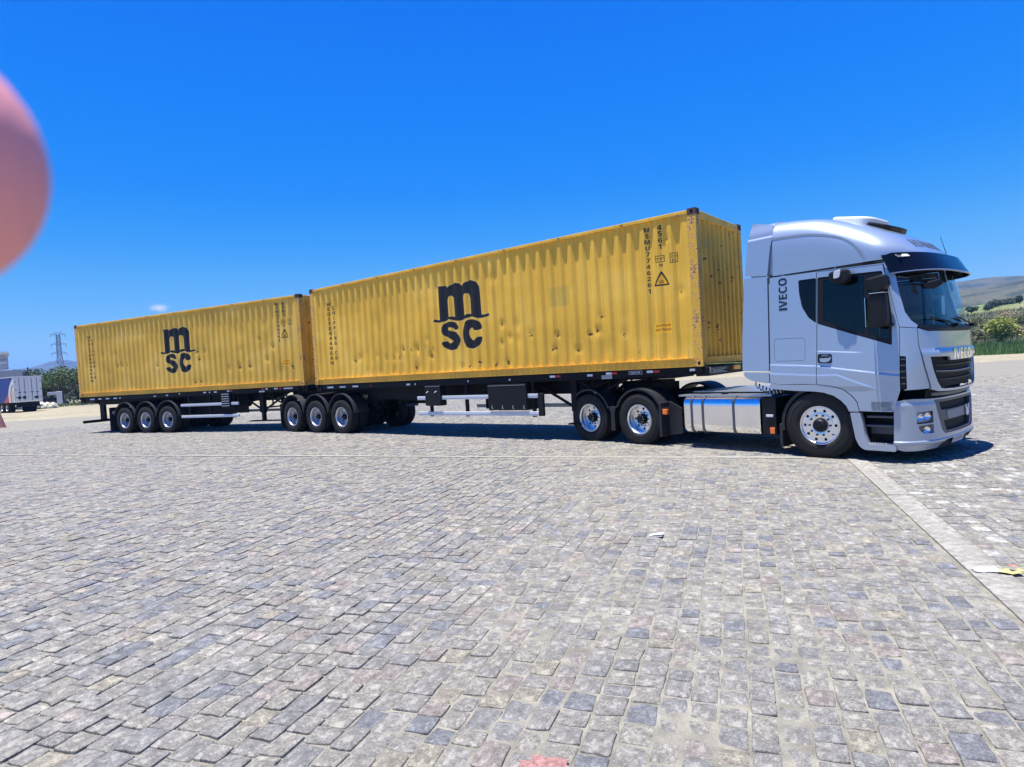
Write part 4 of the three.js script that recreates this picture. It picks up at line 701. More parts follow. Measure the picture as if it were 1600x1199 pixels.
{
  const mirr = (p) => mirF(p);
  const b = part(tr, 'bumper', skin('wrap', bumpO, { holes: [lampO.slice().reverse(), fogO.slice().reverse(), mirr(lampO).slice().reverse(), mirr(fogO).slice().reverse(), lowGrO.slice().reverse()], depth: 0.04, max: 0.014, fn: bumpFn }), M.silverLow);
  part(b, 'chin', skin('wrap', sym([[1.25, 0.285], [0.668, 0.28], [0.56, 0.185], [0.62, 0.15], [1.25, 0.14]].reverse()), { off: -0.025, depth: 0.03 }), M.blackPlastic);
  const sr = part(tr, 'lower_grille', skin('wrap', shrink(lowGrO, 0.003), { off: -0.004, depth: 0.05, holes: [
    sym([[1.25, 0.815], [0.535, 0.818], [0.60, 0.702], [1.25, 0.690]].reverse()).reverse(), sym([[1.25, 0.545], [0.645, 0.553], [0.73, 0.402], [1.25, 0.392]].reverse()).reverse()] }), M.greyTrim);
  part(sr, 'mesh_backing', skin('wrap', lowGrO, { off: -0.06, depth: 0 }), M.dark);
  part(sr, 'blank_plate', skin('wrap', fv([[0.76, 0.683], [1.46, 0.678], [1.46, 0.556], [0.78, 0.565]]), { off: 0.004, depth: 0.008 }), std({ color: rgb(0.22, 0.23, 0.25), roughness: 0.5 }));
  // small white rabbit-head sticker
  const bunny = [[0, -0.06], [0.035, -0.035], [0.04, 0.0], [0.028, 0.03], [0.05, 0.07], [0.055, 0.12], [0.035, 0.11], [0.015, 0.06], [0.005, 0.04], [-0.01, 0.055], [-0.035, 0.115], [-0.055, 0.115], [-0.045, 0.06], [-0.03, 0.03], [-0.042, -0.01], [-0.03, -0.04]];
  part(sr, 'white_emblem', skin('wrap', bunny.map(([a, y]) => [sV(1.66 + a * 1.6, 0.58), 0.585 + y * 1.0]), { off: 0.012, depth: 0.01 }), M.white);
  for (const m of [0, 1]) {
    const X = (p) => m ? mirF(p) : p, h = grp(tr, 'headlight');
    part(h, 'housing', skin('wrap', X(lampO), { off: -0.06, depth: 0.004 }), M.galv); 
    part(h, 'bezel', skin('wrap', X(lampO), { off: -0.003, depth: 0.06, holes: [X(shrink(lampO, 0.012)).slice().reverse()] }), M.blackPlastic);
    for (const [v, y, r] of [[0.19, 0.625, 0.05], [0.30, 0.635, 0.055]]) { const p = CH_.wrap(m ? 2 * KS - sV(v, y) : sV(v, y), y); part(h, 'reflector', lathe([[0.004, -0.03], [r * 0.5, -0.022], [r * 0.85, -0.005], [r, 0.008]], 24).rotateY(m ? 1.2 : 0.95).translate(p.x - 0.028, p.y, p.z - (m ? -0.012 : 0.012)), M.polish); }
    part(h, 'lens', skin('wrap', X(shrink(lampO, 0.011)), { off: -0.006, depth: 0 }), M.lens);
    const f = grp(tr, 'fog_light');
    part(f, 'housing', skin('wrap', X(fogO), { off: -0.035, depth: 0.004 }), M.greyTrim);
    { const p = CH_.wrap(m ? 2 * KS - sV(0.27, 0.45) : sV(0.27, 0.45), 0.45); part(f, 'reflector', lathe([[0.004, -0.02], [0.035, -0.012], [0.05, 0.006]], 24).rotateY(m ? 1.2 : 0.95).translate(p.x - 0.018, p.y, p.z), M.polish); }
    part(f, 'lens', skin('wrap', X(shrink(fogO, 0.006)), { off: -0.008, depth: 0 }), M.lens);
    part(tr, 'marker_light', skin('wrap', X(rnd([...edgeU([[1.075, 0.80], [1.075, 0.755]], 0.005), ...edgeU([[1.165, 0.757], [1.165, 0.803]], 0)], 0.012)), { off: 0.012, depth: 0.014 }), M.lens);
  }
  const pl = skin('wrap', fv([[0.98, 0.325], [1.47, 0.318], [1.47, 0.188], [0.98, 0.195]]), { off: 0.01, depth: 0.006 });
  part(tr, 'licence_plate', remapUV(pl, (x, y, z) => [(-z - 0.98) / 0.49, (y - 0.188) / 0.135]), std({ roughness: 0.5, map: canvasTex(128, 40, (c) => { c.fillStyle = '#d8d4dc'; c.fillRect(0, 0, 128, 40); c.fillStyle = '#a9a3b0'; c.fillRect(0, 0, 128, 8); c.fillStyle = '#8f6f7c'; for (let i = 0; i < 7; i++) c.fillRect(10 + i * 16, 14, 9, 18); }) }));
}
// ---- visor over the windscreen: smoked board on its own curve
{
  const vis = (s, y) => { let t = s / KS, far = t > 1; if (far) t = 2 - t; t = clamp(t, 0, 1) * Math.PI / 2; const uc = lerp(1.06, 0.93, (y - 2.62) / 0.33), uf = lerp(1.585, 1.40, (y - 2.62) / 0.33), x = Math.pow(Math.max(0, Math.cos(t)), 2 / 3.0) * 1.20; return V(uc + (uf - uc) * Math.pow(Math.max(0, Math.sin(t)), 2 / 2.0), y, far ? -1.25 - x : -1.25 + x); };
  const o = []; for (let k = 0; k <= 24; k++) o.push([k / 24 * 2 * KS, 2.645 + 0.02 * Math.sin(k / 24 * Math.PI)]); for (let k = 24; k >= 0; k--) o.push([k / 24 * 2 * KS, 2.945 - 0.02 * Math.sin(k / 24 * Math.PI) + (k < 2 || k > 22 ? -0.02 : 0)]);
  const v = part(tr, 'sun_visor', skin(vis, o, { off: 0, depth: 0.012, max: 0.06 }), M.visor);
  part(v, 'visor_lip', [skin(vis, [...o.slice(0, 25), ...o.slice(0, 25).reverse().map(([s, y]) => [s, y + 0.012])], { off: 0.004, depth: 0.02, max: 0.1 })], std({ color: rgb(0.3, 0.34, 0.42), roughness: 0.3, metalness: 0.6 }));
  for (const s of [0.42, 2 * KS - 0.42]) part(v, 'marker_light', skin(vis, rnd([[s - 0.13, 2.905], [s + 0.10, 2.90], [s + 0.14, 2.868], [s - 0.09, 2.868]], 0.01), { off: 0.014, depth: 0.016 }), M.white);
  part(tr, 'visor_bracket', [0.1, 0.9, 1.6, 2.4].map((k) => beam([1.05, 2.93, -k], [1.28 + (k > 0.5 && k < 2 ? 0.12 : -0.1), 2.90, -k], 0.03, 0.02)), M.black);
}
// ---- high roof: lofted; crown height along the truck, round shoulders, a pressed arch on each side
const TR = [[-0.75, 3.80], [-0.35, 3.76], [0.0, 3.70], [0.25, 3.625], [0.56, 3.50], [0.86, 3.345], [1.05, 3.21], [1.2, 3.06], [1.28, 2.96], [1.33, 2.88]];
const tabS = (x, t) => { let i = 0; while (i < t.length - 2 && t[i + 1][0] < x) i++; const g = (k) => t[clamp(k, 0, t.length - 1)], p0 = g(i - 1), p1 = g(i), p2 = g(i + 1), p3 = g(i + 2), h = p2[0] - p1[0], m1 = (p2[1] - p0[1]) / (p2[0] - p0[0] || 1), m2 = (p3[1] - p1[1]) / (p3[0] - p1[0] || 1), s = clamp((x - p1[0]) / h, 0, 1); return (2 * s ** 3 - 3 * s * s + 1) * p1[1] + (s ** 3 - 2 * s * s + s) * h * m1 + (-2 * s ** 3 + 3 * s * s) * p2[1] + (s ** 3 - s * s) * h * m2; };
const RY0 = 2.872, ridge = [[-0.75, 3.46], [-0.48, 3.45], [-0.07, 3.415], [0.31, 3.31], [0.52, 3.185], [0.66, 3.02], [0.74, 2.88]];
function roofPt(u, th) {
  const uc = 0.72, D = 0.62, hw0 = 1.25 - inset(2.87) + 0.004, k = u > uc ? Math.pow(Math.max(0, 1 - Math.pow((u - uc) / D, 2.3)), 1 / 2.7) : 1, hw = hw0 * k;
  const pw = lerp(5.2, 3.0, sstep(-0.2, 1.1, u)), c = Math.cos(th), s = Math.sin(th), T_ = tabS(u, TR);
  let x = Math.sign(c) * Math.pow(Math.abs(c), 2 / pw) * hw, y = RY0 + (T_ - RY0) * Math.pow(Math.max(0, s), 2 / pw);
  if (u < 0.8) { const r = tabS(u, ridge), d = 0.016 * sstep(0.018, -0.018, y - r) * sstep(0.78, 0.66, u); x -= Math.sign(x) * d; }
  return V(u, y, -1.25 + x);
}
function roofLoft(us, n, drop = 0) {
  const pos = [], idx = [], m = n + 1;
  for (const u of us) for (let j = 0; j <= n; j++) { let q = j / n * 2 - 1; q = Math.sign(q) * Math.pow(Math.abs(q), 0.55); const th = Math.PI / 2 - q * Math.PI / 2; const p = roofPt(u, th); pos.push(p.x, p.y - drop, p.z); }
  for (let i = 0; i < us.length - 1; i++) for (let j = 0; j < n; j++) { const a = i * m + j, b = a + 1, c = a + m, d = c + 1; idx.push(a, b, c, b, d, c); }
  const g = new THREE.BufferGeometry(); g.setAttribute('position', new THREE.Float32BufferAttribute(pos, 3)); g.setIndex(idx); g.computeVertexNormals(); return g;
}
{
  const us = []; for (let i = 0; i <= 90; i++) us.push(lerp(-0.66, 1.339, 1 - Math.pow(1 - i / 90, 1.5)));
  const g = roofLoft(us, 120); part(tr, 'high_roof', g, M.silver);
  const us2 = []; for (let i = 0; i <= 20; i++) us2.push(lerp(-1.06, -0.675, i / 20));
  const g2 = roofLoft(us2, 90), p = g2.attributes.position;       // roof deflector behind the roof, ending in a trailing edge
  for (let i = 0; i < p.count; i++) { const yy = p.getY(i); p.setY(i, yy + 0.012); p.setZ(i, -1.25 + (p.getZ(i) + 1.25) * (yy > 3.4 ? 0.99 : 0.97)); }
  g2.computeVertexNormals();
  part(tr, 'roof_deflector', [g2, bx(-1.0, -0.70, 3.55, 3.58, -2.2, -0.3)], M.silver);
  part(tr, 'cab_rear_wall', [bx(-0.735, -0.715, 0.98, 2.9, -2.42, -0.08), extr([[-1.1, 2.9], [1.1, 2.9], [1.1, 3.5], [0.9, 3.72], [-0.9, 3.72], [-1.1, 3.5]], 0, 0.02).rotateY(Math.PI / 2).translate(-0.68, 0, -1.25)], M.greyTrim);
  part(tr, 'roof_seam', [skin('side', [[-0.735, 2.878], [0.95, 2.858], [0.95, 2.835], [-0.735, 2.862]], { off: -0.014, depth: 0.004 }), skin('far', [[-0.735, 2.878], [0.95, 2.858], [0.95, 2.835], [-0.735, 2.862]], { off: -0.014, depth: 0.004 })], M.dark);
  // cooler box on the roof, white shell with a dark front
  const ac = part(tr, 'roof_cooler', [extr(rnd([[-0.08, -0.42], [0.42, -0.44], [0.52, -0.3], [0.52, 0.3], [0.42, 0.44], [-0.08, 0.42]], 0.1), 0, 0.14, 0.03).rotateX(-Math.PI / 2).rotateZ(-0.20).translate(0.08, 3.575, -1.1)], M.white);
  part(ac, 'cooler_front', [extr(rnd([[0.0, -0.46], [0.30, -0.38], [0.36, 0], [0.30, 0.38], [0.0, 0.46]], 0.08), 0, 0.085, 0.02).rotateX(-Math.PI / 2).rotateZ(-0.36).translate(0.53, 3.46, -1.1)], M.blackPlastic);
  part(tr, 'aerial', bar([1.20, 2.98, -2.0], [1.12, 3.32, -1.98], 0.006, 6, 0.003), M.black);
  // roof lettering, faint
  const sh = text('HI-WAY', 0.17); let w = 0; for (const s of sh) for (const q of s.getPoints()) w = Math.max(w, q.x);
  const rs = (a, b) => { const v = 1.2 + (a - w / 2) * 1.35, u = 1.20 - b * 0.75; let lo = 0.05, hi = Math.PI - 0.05; for (let k = 0; k < 40; k++) { const mid = (lo + hi) / 2; if (-roofPt(u, mid).z > v) hi = mid; else lo = mid; } return roofPt(u, lo); };
  const L = []; const rsF = (a, b) => rs(a, b);
  part(tr, 'roof_lettering', skin(rsF, null, { shapes: sh, off: 0.004, depth: 0.006, max: 0.06 }), std({ color: rgb(0.07, 0.08, 0.12), roughness: 0.4 }));
}
// ---- mirrors on the near door, wipers, front mirror
function mirrorSet(z) {                                            // z: +1 near side, -1 far side
  const Z = (v) => z > 0 ? v : -2.5 - v, m = grp(tr, 'mirror');
  part(m, 'upper_housing', [extr(rnd([[0.80, 2.60], [1.06, 2.64], [1.09, 2.48], [0.98, 2.40], [0.84, 2.44]], 0.05), Z(0.02), Z(0.20), 0.03)], M.blackPlastic);
  part(m, 'lower_housing', [extr(rnd([[0.81, 2.385], [1.05, 2.40], [1.065, 1.93], [0.84, 1.90]], 0.07), Z(0.03), Z(0.20), 0.04)], M.blackPlastic);
  part(m, 'arm', [bar([0.98, 2.62, Z(-0.06)], [0.94, 2.58, Z(0.1)], 0.03), bar([1.06, 1.94, Z(-0.02)], [0.98, 1.95, Z(0.1)], 0.025)], M.blackPlastic);
  part(m, 'mirror_glass', [bx(0.792, 0.798, 1.93, 2.34, Z(0.05), Z(0.19))], M.polish);
  part(m, 'trim_strip', [bx(0.86, 1.05, 2.385, 2.392, Z(0.04), Z(0.212))], M.galv);
}
mirrorSet(1); mirrorSet(-1);
part(tr, 'kerb_mirror', [extr(rnd([[0.27, 2.78], [0.53, 2.80], [0.56, 2.62], [0.42, 2.58], [0.27, 2.64]], 0.05), -0.06, 0.10, 0.03), bar([0.42, 2.80, -0.10], [0.42, 2.72, 0.0], 0.025)], M.blackPlastic);
part(tr, 'kerb_mirror_cap', extr(rnd([[0.36, 2.78], [0.46, 2.80], [0.44, 2.68], [0.35, 2.67]], 0.03), 0.10, 0.115, 0.006), M.galv);
{
  const f = grp(tr, 'front_mirror');
  part(f, 'arm', [bar([1.08, 2.60, -0.22], [1.42, 2.50, -0.34], 0.022), bar([1.10, 2.50, -0.2], [1.40, 2.46, -0.34], 0.014)], M.black);
  part(f, 'housing', [extr(rnd([[-0.13, 0.02], [0.10, 0.07], [0.15, 0.0], [0.05, -0.06], [-0.10, -0.05]], 0.03), 0, 0.10, 0.02).rotateY(0.75).translate(1.40, 2.46, -0.42)], M.blackPlastic);
  part(f, 'mirror_face', [extr(rnd([[-0.12, 0.02], [0.10, 0.06], [0.13, 0.0], [0.04, -0.05], [-0.09, -0.04]], 0.03), -0.006, 0, 0).rotateY(0.75).translate(1.40, 2.46, -0.42)], M.polish);
}
for (const v of [0.45, 1.35]) { const a = CH_.wrap(sV(v + 0.62, 1.92), 1.90), b = CH_.wrap(sV(v, 2.0), 2.0); part(tr, 'wiper', [bar([a.x + 0.03, a.y, a.z], [b.x + 0.03, b.y, b.z], 0.010), bar([lerp(a.x, b.x, 0.3) + 0.018, 1.945, lerp(a.z, b.z, 0.3) - 0.06], [b.x + 0.02, b.y + 0.01, b.z + 0.15], 0.007), bx(a.x, a.x + 0.06, a.y - 0.03, a.y + 0.02, a.z - 0.03, a.z + 0.03)], M.black); }
// ---- inside of the cab
part(tr, 'cab_floor', bx(-0.715, 1.1, 1.12, 1.16, -2.42, -0.08), M.seat);
part(tr, 'dashboard', [bx(0.88, 1.28, 1.5, 1.80, -2.35, -0.15, 0.08), bx(1.1, 1.36, 1.7, 1.85, -2.15, -0.35, 0.05)], M.seat);
for (const zc of [-0.62, -1.88]) { const s = grp(tr, 'seat'); part(s, 'cushion', bx(-0.1, 0.42, 1.45, 1.62, zc - 0.26, zc + 0.26, 0.05), M.seat); part(s, 'backrest', bx(-0.2, 0.0, 1.6, 2.25, zc - 0.25, zc + 0.25, 0.07), M.seat); part(s, 'headrest', bx(-0.19, -0.06, 2.27, 2.48, zc - 0.14, zc + 0.14, 0.05), M.seat); part(s, 'base', bx(-0.05, 0.35, 1.16, 1.45, zc - 0.2, zc + 0.2), M.seat); }
part(tr, 'steering_wheel', new THREE.TorusGeometry(0.23, 0.018, 8, 32).rotateX(-1.0).rotateY(Math.PI / 2).translate(0.72, 1.86, -1.88), M.black);
part(tr, 'bunk', bx(-0.7, -0.25, 1.16, 1.7, -2.4, -0.1, 0.04), M.seat);
part(tr, 'curtain', [bx(-0.26, -0.23, 1.7, 2.85, -2.35, -0.15)], M.seat);
part(tr, 'headliner', bx(-0.7, 1.05, 2.80, 2.84, -2.38, -0.12), M.seat);
part(tr, 'screen_sticker', [bx(1.33, 1.335, 2.06, 2.34, -1.30, -1.16)], std({ color: rgb(0.6, 0.62, 0.66), roughness: 0.6 }));

// ---- chassis, wheels, tank, fenders
for (const z of [-0.83, -1.67]) part(tr, 'chassis_rail', bx(-5.3, 0.95, 0.72, 0.98, z - 0.045, z + 0.045), M.black);
part(tr, 'chassis_cross_members', [-5.2, -4.1, -2.9, -1.6, -0.6, 0.6].map((u) => bx(u - 0.06, u + 0.06, 0.76, 0.95, -1.63, -0.87)), M.black);
part(tr, 'engine_block', bx(-0.7, 0.9, 0.45, 1.1, -1.6, -0.9, 0.05), M.dark);
part(tr, 'radiator', bx(1.0, 1.3, 0.5, 1.7, -2.0, -0.5), M.dark);
part(tr, 'deck_plate', [bx(-2.5, -1.05, 0.985, 1.0, -2.05, -0.45), bx(-2.6, -0.8, 0.93, 0.96, -0.5, -0.12)], M.steel);
part(tr, 'fifth_wheel', [extr([[-0.55, -0.38], [0.3, -0.45], [0.45, -0.2], [0.45, 0.2], [0.3, 0.45], [-0.55, 0.38], [-0.55, 0.08], [-0.1, 0.05], [-0.1, -0.05], [-0.55, -0.08]], 0, 0.05).rotateX(-Math.PI / 2).translate(-4.1, 1.15, -1.25), bx(-4.5, -3.7, 0.98, 1.15, -1.7, -0.8), beam([-4.75, 0.98, -1.6], [-4.5, 1.16, -1.6], 0.1, 0.05), beam([-4.75, 0.98, -0.9], [-4.5, 1.16, -0.9], 0.1, 0.05)], M.black);
for (const s of [0, 1]) {
  wheel(tr, 0, 0.495, s ? -2.5 : 0.0, 'front', !!s, 0.512, s ? 0 : 0.05);
  for (const u of [-4.80, -3.48]) wheel(tr, u, 0.488, s ? -2.5 : 0.0, 'drive', !!s, 0.505);
  const z0 = s ? -2.5 : -0.55, z1 = s ? -1.95 : 0.0;
  part(tr, 'drive_fender', arcSheet(0.60, 0.34, 2.75, z0, z1, 0.014, 22, 0.04).translate(-3.48, 0.50, 0), M.mud);
  part(tr, 'drive_fender', arcSheet(0.60, 0.34, 2.45, z0, z1, 0.014, 22, 0.04).translate(-4.80, 0.50, 0), M.mud);
  part(tr, 'fender_web', [extr([[-4.24, 0.72], [-4.18, 0.74], [-4.12, 0.74], [-4.05, 0.72], [-4.10, 0.60], [-4.09, 0.24], [-4.20, 0.24], [-4.19, 0.60]], s ? -2.49 : -0.03, s ? -2.46 : -0.004, 0.005)], M.mud);
  part(tr, 'mud_flap', [bx(-2.99, -2.93, 0.17, 0.82, z0, z1, 0.01), extr([[-2.96, 0.18], [-2.62, 0.23], [-2.62, 0.7], [-2.9, 0.84]], s ? -2.3 : -0.25, s ? -2.27 : -0.22)], M.mud);
  part(tr, 'side_marker', bx(-2.90, -2.80, 0.60, 0.70, s ? -2.5 : -0.06, s ? -2.44 : 0.004, 0.01), M.orange);
  part(tr, 'axle_tube', [-4.80, -3.48].map((u) => bar([u, 0.49, s ? -2.1 : -1.25], [u, 0.49, s ? -1.25 : -0.4], 0.09, 14)), M.black);
  // polished tank with straps, and the black box at its front end
  const tk = [[-0.30, -0.30], [0.30, -0.30], [0.30, 0.30], [-0.30, 0.30]];
  const zt = s ? -2.16 : -0.34, tank = part(tr, 'fuel_tank', new THREE.ExtrudeGeometry(new THREE.Shape(rnd(tk, 0.13, 8).map(([x, y]) => new THREE.Vector2(x, y))), { depth: 1.42, bevelEnabled: true, bevelThickness: 0.03, bevelSize: 0.03, bevelSegments: 4 }).rotateY(Math.PI / 2).translate(-2.41, 0.605, zt), M.polish);
  for (const u of [-2.28, -2.05, -1.45]) part(tank, 'strap', new THREE.ExtrudeGeometry(new THREE.Shape(rnd(tk.map(([x, y]) => [x * 1.125, y * 1.125]), 0.15, 8).map(([x, y]) => new THREE.Vector2(x, y))), { depth: 0.035, bevelEnabled: true, bevelThickness: 0.004, bevelSize: 0.002, bevelSegments: 1 }).rotateY(Math.PI / 2).translate(u, 0.605, zt), std({ color: rgb(0.12, 0.13, 0.15), roughness: 0.35, metalness: 0.8 }));
  part(tank, 'filler_cap', bar([-1.75, 0.92, zt + 0.05], [-1.75, 0.98, zt + 0.05], 0.06, 18), M.black);
  part(tr, 'battery_box', [bx(-0.945, -0.70, 0.30, 0.93, s ? -2.46 : -0.62, s ? -1.85 : -0.04, 0.03)], M.blackPlastic);
  part(tr, 'side_marker', bx(-0.80, -0.72, 0.33, 0.43, s ? -2.47 : -0.04, s ? -2.44 : -0.015, 0.01), M.orange);
  part(tr, 'box_latch', bx(-0.86, -0.74, 0.60, 0.64, s ? -2.47 : -0.04, s ? -2.44 : -0.02, 0.006), M.galv);
  // inner arch behind the front wheel
  part(tr, 'front_mudguard', [arcSheet(0.60, 1.0, 3.3, s ? -2.48 : -0.5, s ? -2.0 : -0.02, 0.015, 22, 0.05).translate(0, 0.49, 0), bx(-0.64, -0.59, 0.14, 0.5, s ? -2.48 : -0.5, s ? -2.0 : -0.02, 0.01)], M.mud);
}
// coiled hoses behind the cab and the light wires to the trailer
const coil = (x0, y0, z0, x1, y1, z1, n, r) => { const p = []; for (let k = 0; k <= n * 10; k++) { const t = k / (n * 10), a = t * n * 6.2832; p.push([lerp(x0, x1, t) + r * 0.15 * Math.sin(a), lerp(y0, y1, t) + r * Math.cos(a) - 0.06 * Math.sin(t * Math.PI), lerp(z0, z1, t) + r * Math.sin(a)]); } return tube(p, 0.011, n * 16, 6); };
part(tr, 'coiled_hose', coil(-1.08, 1.125, -0.16, -0.58, 1.04, -0.10, 8, 0.042), M.steel);
part(tr, 'air_line', tube([[-0.72, 1.5, -1.0], [-1.2, 1.36, -1.05], [-2.0, 1.36, -1.1], [-2.62, 1.38, -1.15]], 0.012, 24, 6), M.black);

// ---------------------------------------------------------------- far surroundings
const pol = (azDeg, d) => [d * Math.sin(azDeg * Math.PI / 180), -d * Math.cos(azDeg * Math.PI / 180)];
T.field = dataTex(1024, (u, v, x, y) => {         // dry grass with green and bare patches
  const b = fbm(u * 6, v * 6, 5, 201, 6), p = fbm(u * 40, v * 40, 4, 203, 40), s = hash2(x, y, 205), g = sstep(0.42, 0.62, b);
  const c = [lerp(0.44, 0.58, g), lerp(0.52, 0.58, g), lerp(0.25, 0.37, g)].map((q) => q * (0.75 + p * 0.5 + (s - 0.5) * 0.16)); return p > 0.70 ? c.map((q, i) => q * [0.5, 0.6, 0.5][i]) : c;
});
T.scrub = dataTex(1024, (u, v, x, y) => { const b = fbm(u * 7, v * 7, 5, 211, 7), p = fbm(u * 60, v * 60, 3, 213, 60), w = sstep(0.5, 0.62, b * 0.6 + p * 0.4); return [lerp(0.50, 0.24, w), lerp(0.49, 0.30, w), lerp(0.36, 0.20, w)].map((q) => q * (0.8 + p * 0.4)); });
function polarHill(name, az0, az1, na, rs, hfn, mat, sc) {
  const pos = [], uv = [], idx = [], n = rs.length;
  for (let i = 0; i <= na; i++) for (let j = 0; j < n; j++) { const az = lerp(az0, az1, i / na), r = rs[j], [x, z] = pol(az, r); pos.push(x, hfn(az, r, x, z), z); uv.push(x / sc, z / sc); }
  for (let i = 0; i < na; i++) for (let j = 0; j < n - 1; j++) { const a = i * n + j, b = a + 1, c = a + n, d = c + 1; idx.push(a, b, c, b, d, c); }
  const g = new THREE.BufferGeometry(); g.setAttribute('position', new THREE.Float32BufferAttribute(pos, 3)); g.setAttribute('uv', new THREE.Float32BufferAttribute(uv, 2)); g.setIndex(idx); g.computeVertexNormals();
  return struct(name, g, mat);
}
const rr = (a, b, n) => Array.from({ length: n + 1 }, (_, i) => lerp(a, b, i / n));
const fieldY = (az, r, x, z) => { const k = clamp(0.70 + (az - 30) * 0.034, 0.25, 1.6), s = clamp((r - 74) / 300, 0, 1); return -0.3 + k * 18.5 * (s < 0.92 ? s : 0.92 - (s - 0.92) * 1.5) + (fbm(x * 0.02 + 50, z * 0.02 + 50, 4, 221) - 0.5) * 3.5 * sstep(0, 0.4, s) + (fbm(x * 0.2, z * 0.2, 2, 225) - 0.5) * 0.6 * sstep(72, 82, r); };
polarHill('grassy_slope', 8, 85, 150, rr(72, 420, 70), fieldY, std({ color: rgb(0.62, 0.62, 0.62), map: T.field, roughness: 1 }), 60);
const ridgeY = (top, r0, r1, seed, elf) => (az, r, x, z) => { const s = clamp((r - r0) / (r1 - r0), 0, 1), el = elf(az) * Math.PI / 180, h = Math.tan(el) * (r0 + (r1 - r0) * 0.8); return (h + 1.7) * Math.min(1, Math.sin(Math.min(s / 0.8, 1.2) * Math.PI / 2)) + (fbm(x * 0.004 + seed, z * 0.004, 5, seed) - 0.5) * h * 0.22 * sstep(0, 0.5, s); };
polarHill('scrub_hill', 5, 88, 130, rr(520, 900, 36), ridgeY(0, 520, 900, 31, (az) => 3.9 + (az - 38) * 0.13 - 0.15 * Math.sin(az * 0.7)), std({ color: rgb(0.36, 0.36, 0.34), map: T.scrub, roughness: 1 }), 160);
polarHill('far_ridge', 5, 88, 130, rr(1000, 1500, 30), ridgeY(0, 1000, 1500, 37, (az) => 4.15 - (az - 38) * 0.06 + 0.1 * Math.sin(az)), std({ color: rgb(0.36, 0.36, 0.34), map: T.scrub, roughness: 1 }), 260);
polarHill('distant_range', -70, -5, 120, rr(2500, 3300, 20), ridgeY(0, 2500, 3300, 43, (az) => 2.0 + 0.25 * Math.sin((az + 38) * 0.5) + 0.14 * Math.sin(az * 1.7)), std({ color: rgb(0.36, 0.36, 0.34), map: T.scrub, roughness: 1 }), 700);
polarHill('wooded_rise', -62, -8, 120, rr(150, 420, 24), (az, r, x, z) => { const s = clamp((r - 150) / 200, 0, 1); return -0.3 + 4.2 * Math.sin(Math.min(1.25, s) * Math.PI / 2) + (fbm(x * 0.05, z * 0.05, 4, 51) - 0.5) * 2.5 * s; }, std({ color: rgb(0.36, 0.36, 0.34), map: T.scrub, roughness: 1 }), 40);

// vegetation helpers
const leafCols = { green: [0.075, 0.12, 0.035], dark: [0.045, 0.075, 0.028], olive: [0.12, 0.13, 0.05], lime: [0.26, 0.30, 0.05], dry: [0.34, 0.29, 0.16], straw: [0.42, 0.37, 0.22] };
const leafMat = (c) => phys({ color: rgb(...c), roughness: 0.9, transmission: 0.25 });
const LM = Object.fromEntries(Object.entries(leafCols).map(([k, c]) => [k, leafMat(c)]));
function leafCloud(R, lobes, n, size) {               // leaves spread through the lobes' volume, mostly near their outsides
  const pos = [], idx = []; let k = 0, tot = lobes.reduce((a, l) => a + l[3] * l[3], 0);
  for (const [cx, cy, cz, r, fl = 0.75] of lobes) for (let i = 0, m = Math.round(n * r * r / tot); i < m; i++) {
    const th = R() * 6.2832, c = R() * 2 - 1, s = Math.sqrt(1 - c * c), rad = r * Math.pow(R(), 0.45) * (0.78 + 0.45 * vnoise(th * 2 + cx, c * 3 + cy, 7)), p = V(cx + rad * s * Math.cos(th), cy + rad * c * fl, cz + rad * s * Math.sin(th));
    const a = V(R() - 0.5, (R() - 0.5) * 0.7, R() - 0.5).normalize(), b = V(R() - 0.5, R() - 0.5, R() - 0.5).cross(a).normalize(), w = size * (0.6 + R() * 0.9);
    const q = [p.clone().addScaledVector(a, -w), p.clone().addScaledVector(b, w * 0.45), p.clone().addScaledVector(a, w), p.clone().addScaledVector(b, -w * 0.45)];
    for (const e of q) pos.push(e.x, e.y, e.z); idx.push(k, k + 1, k + 2, k, k + 2, k + 3); k += 4;
  }
  const g = new THREE.BufferGeometry(); g.setAttribute('position', new THREE.Float32BufferAttribute(pos, 3)); g.setIndex(idx); g.computeVertexNormals(); return g;
}
const bark = std({ color: rgb(0.09, 0.07, 0.05), roughness: 0.95 });
function tree(label, az, d, h, w, seed, col, group, trunkH = 0.35) {
  const [x, z] = pol(az, d), R = rng(seed), t = thing('tree', label, 'tree', [x, -0.25, z], R() * 6, group), y0 = h * trunkH;
  const limbs = [bar([0, 0, 0], [0.1, y0, 0.05], h * 0.035, 8, h * 0.026)], lobes = [];
  for (let i = 0; i < 11; i++) { const a = i / 11 * 6.2832 + R(), r = w * (0.12 + 0.32 * R()), y = y0 + (h - y0) * (0.42 + 0.38 * R()) - r * 0.1; const p = [r * Math.cos(a), y, r * Math.sin(a)]; limbs.push(bar([0.1, y0 * 0.95, 0.05], p, h * 0.014, 6, h * 0.005)); lobes.push([...p, w * (0.13 + 0.09 * R()), 0.55]); }
  lobes.push([0, h * 0.82, 0, w * 0.2, 0.6]);
  part(t, 'trunk', limbs, bark); part(t, 'crown', leafCloud(R, lobes, 5200, h * 0.032), LM[col]); return t;
}
const TG = 'trees behind the far edge of the lot';
tree('wide umbrella-shaped tree behind the white post, left of the rear container', -35.75, 116, 6.0, 9.5, 61, 'green', TG, 0.30);
tree('tree whose crown shows above the parked box truck, right of the utility pole', -37.4, 128, 6.4, 8.5, 62, 'dark', TG);
tree('dark tree between the box truck and the umbrella-shaped tree', -36.7, 122, 5.0, 7.5, 63, 'dark', TG, 0.2);
tree('tree just left of the rear container, behind the umbrella-shaped tree', -34.2, 138, 6.6, 10, 64, 'dark', TG);
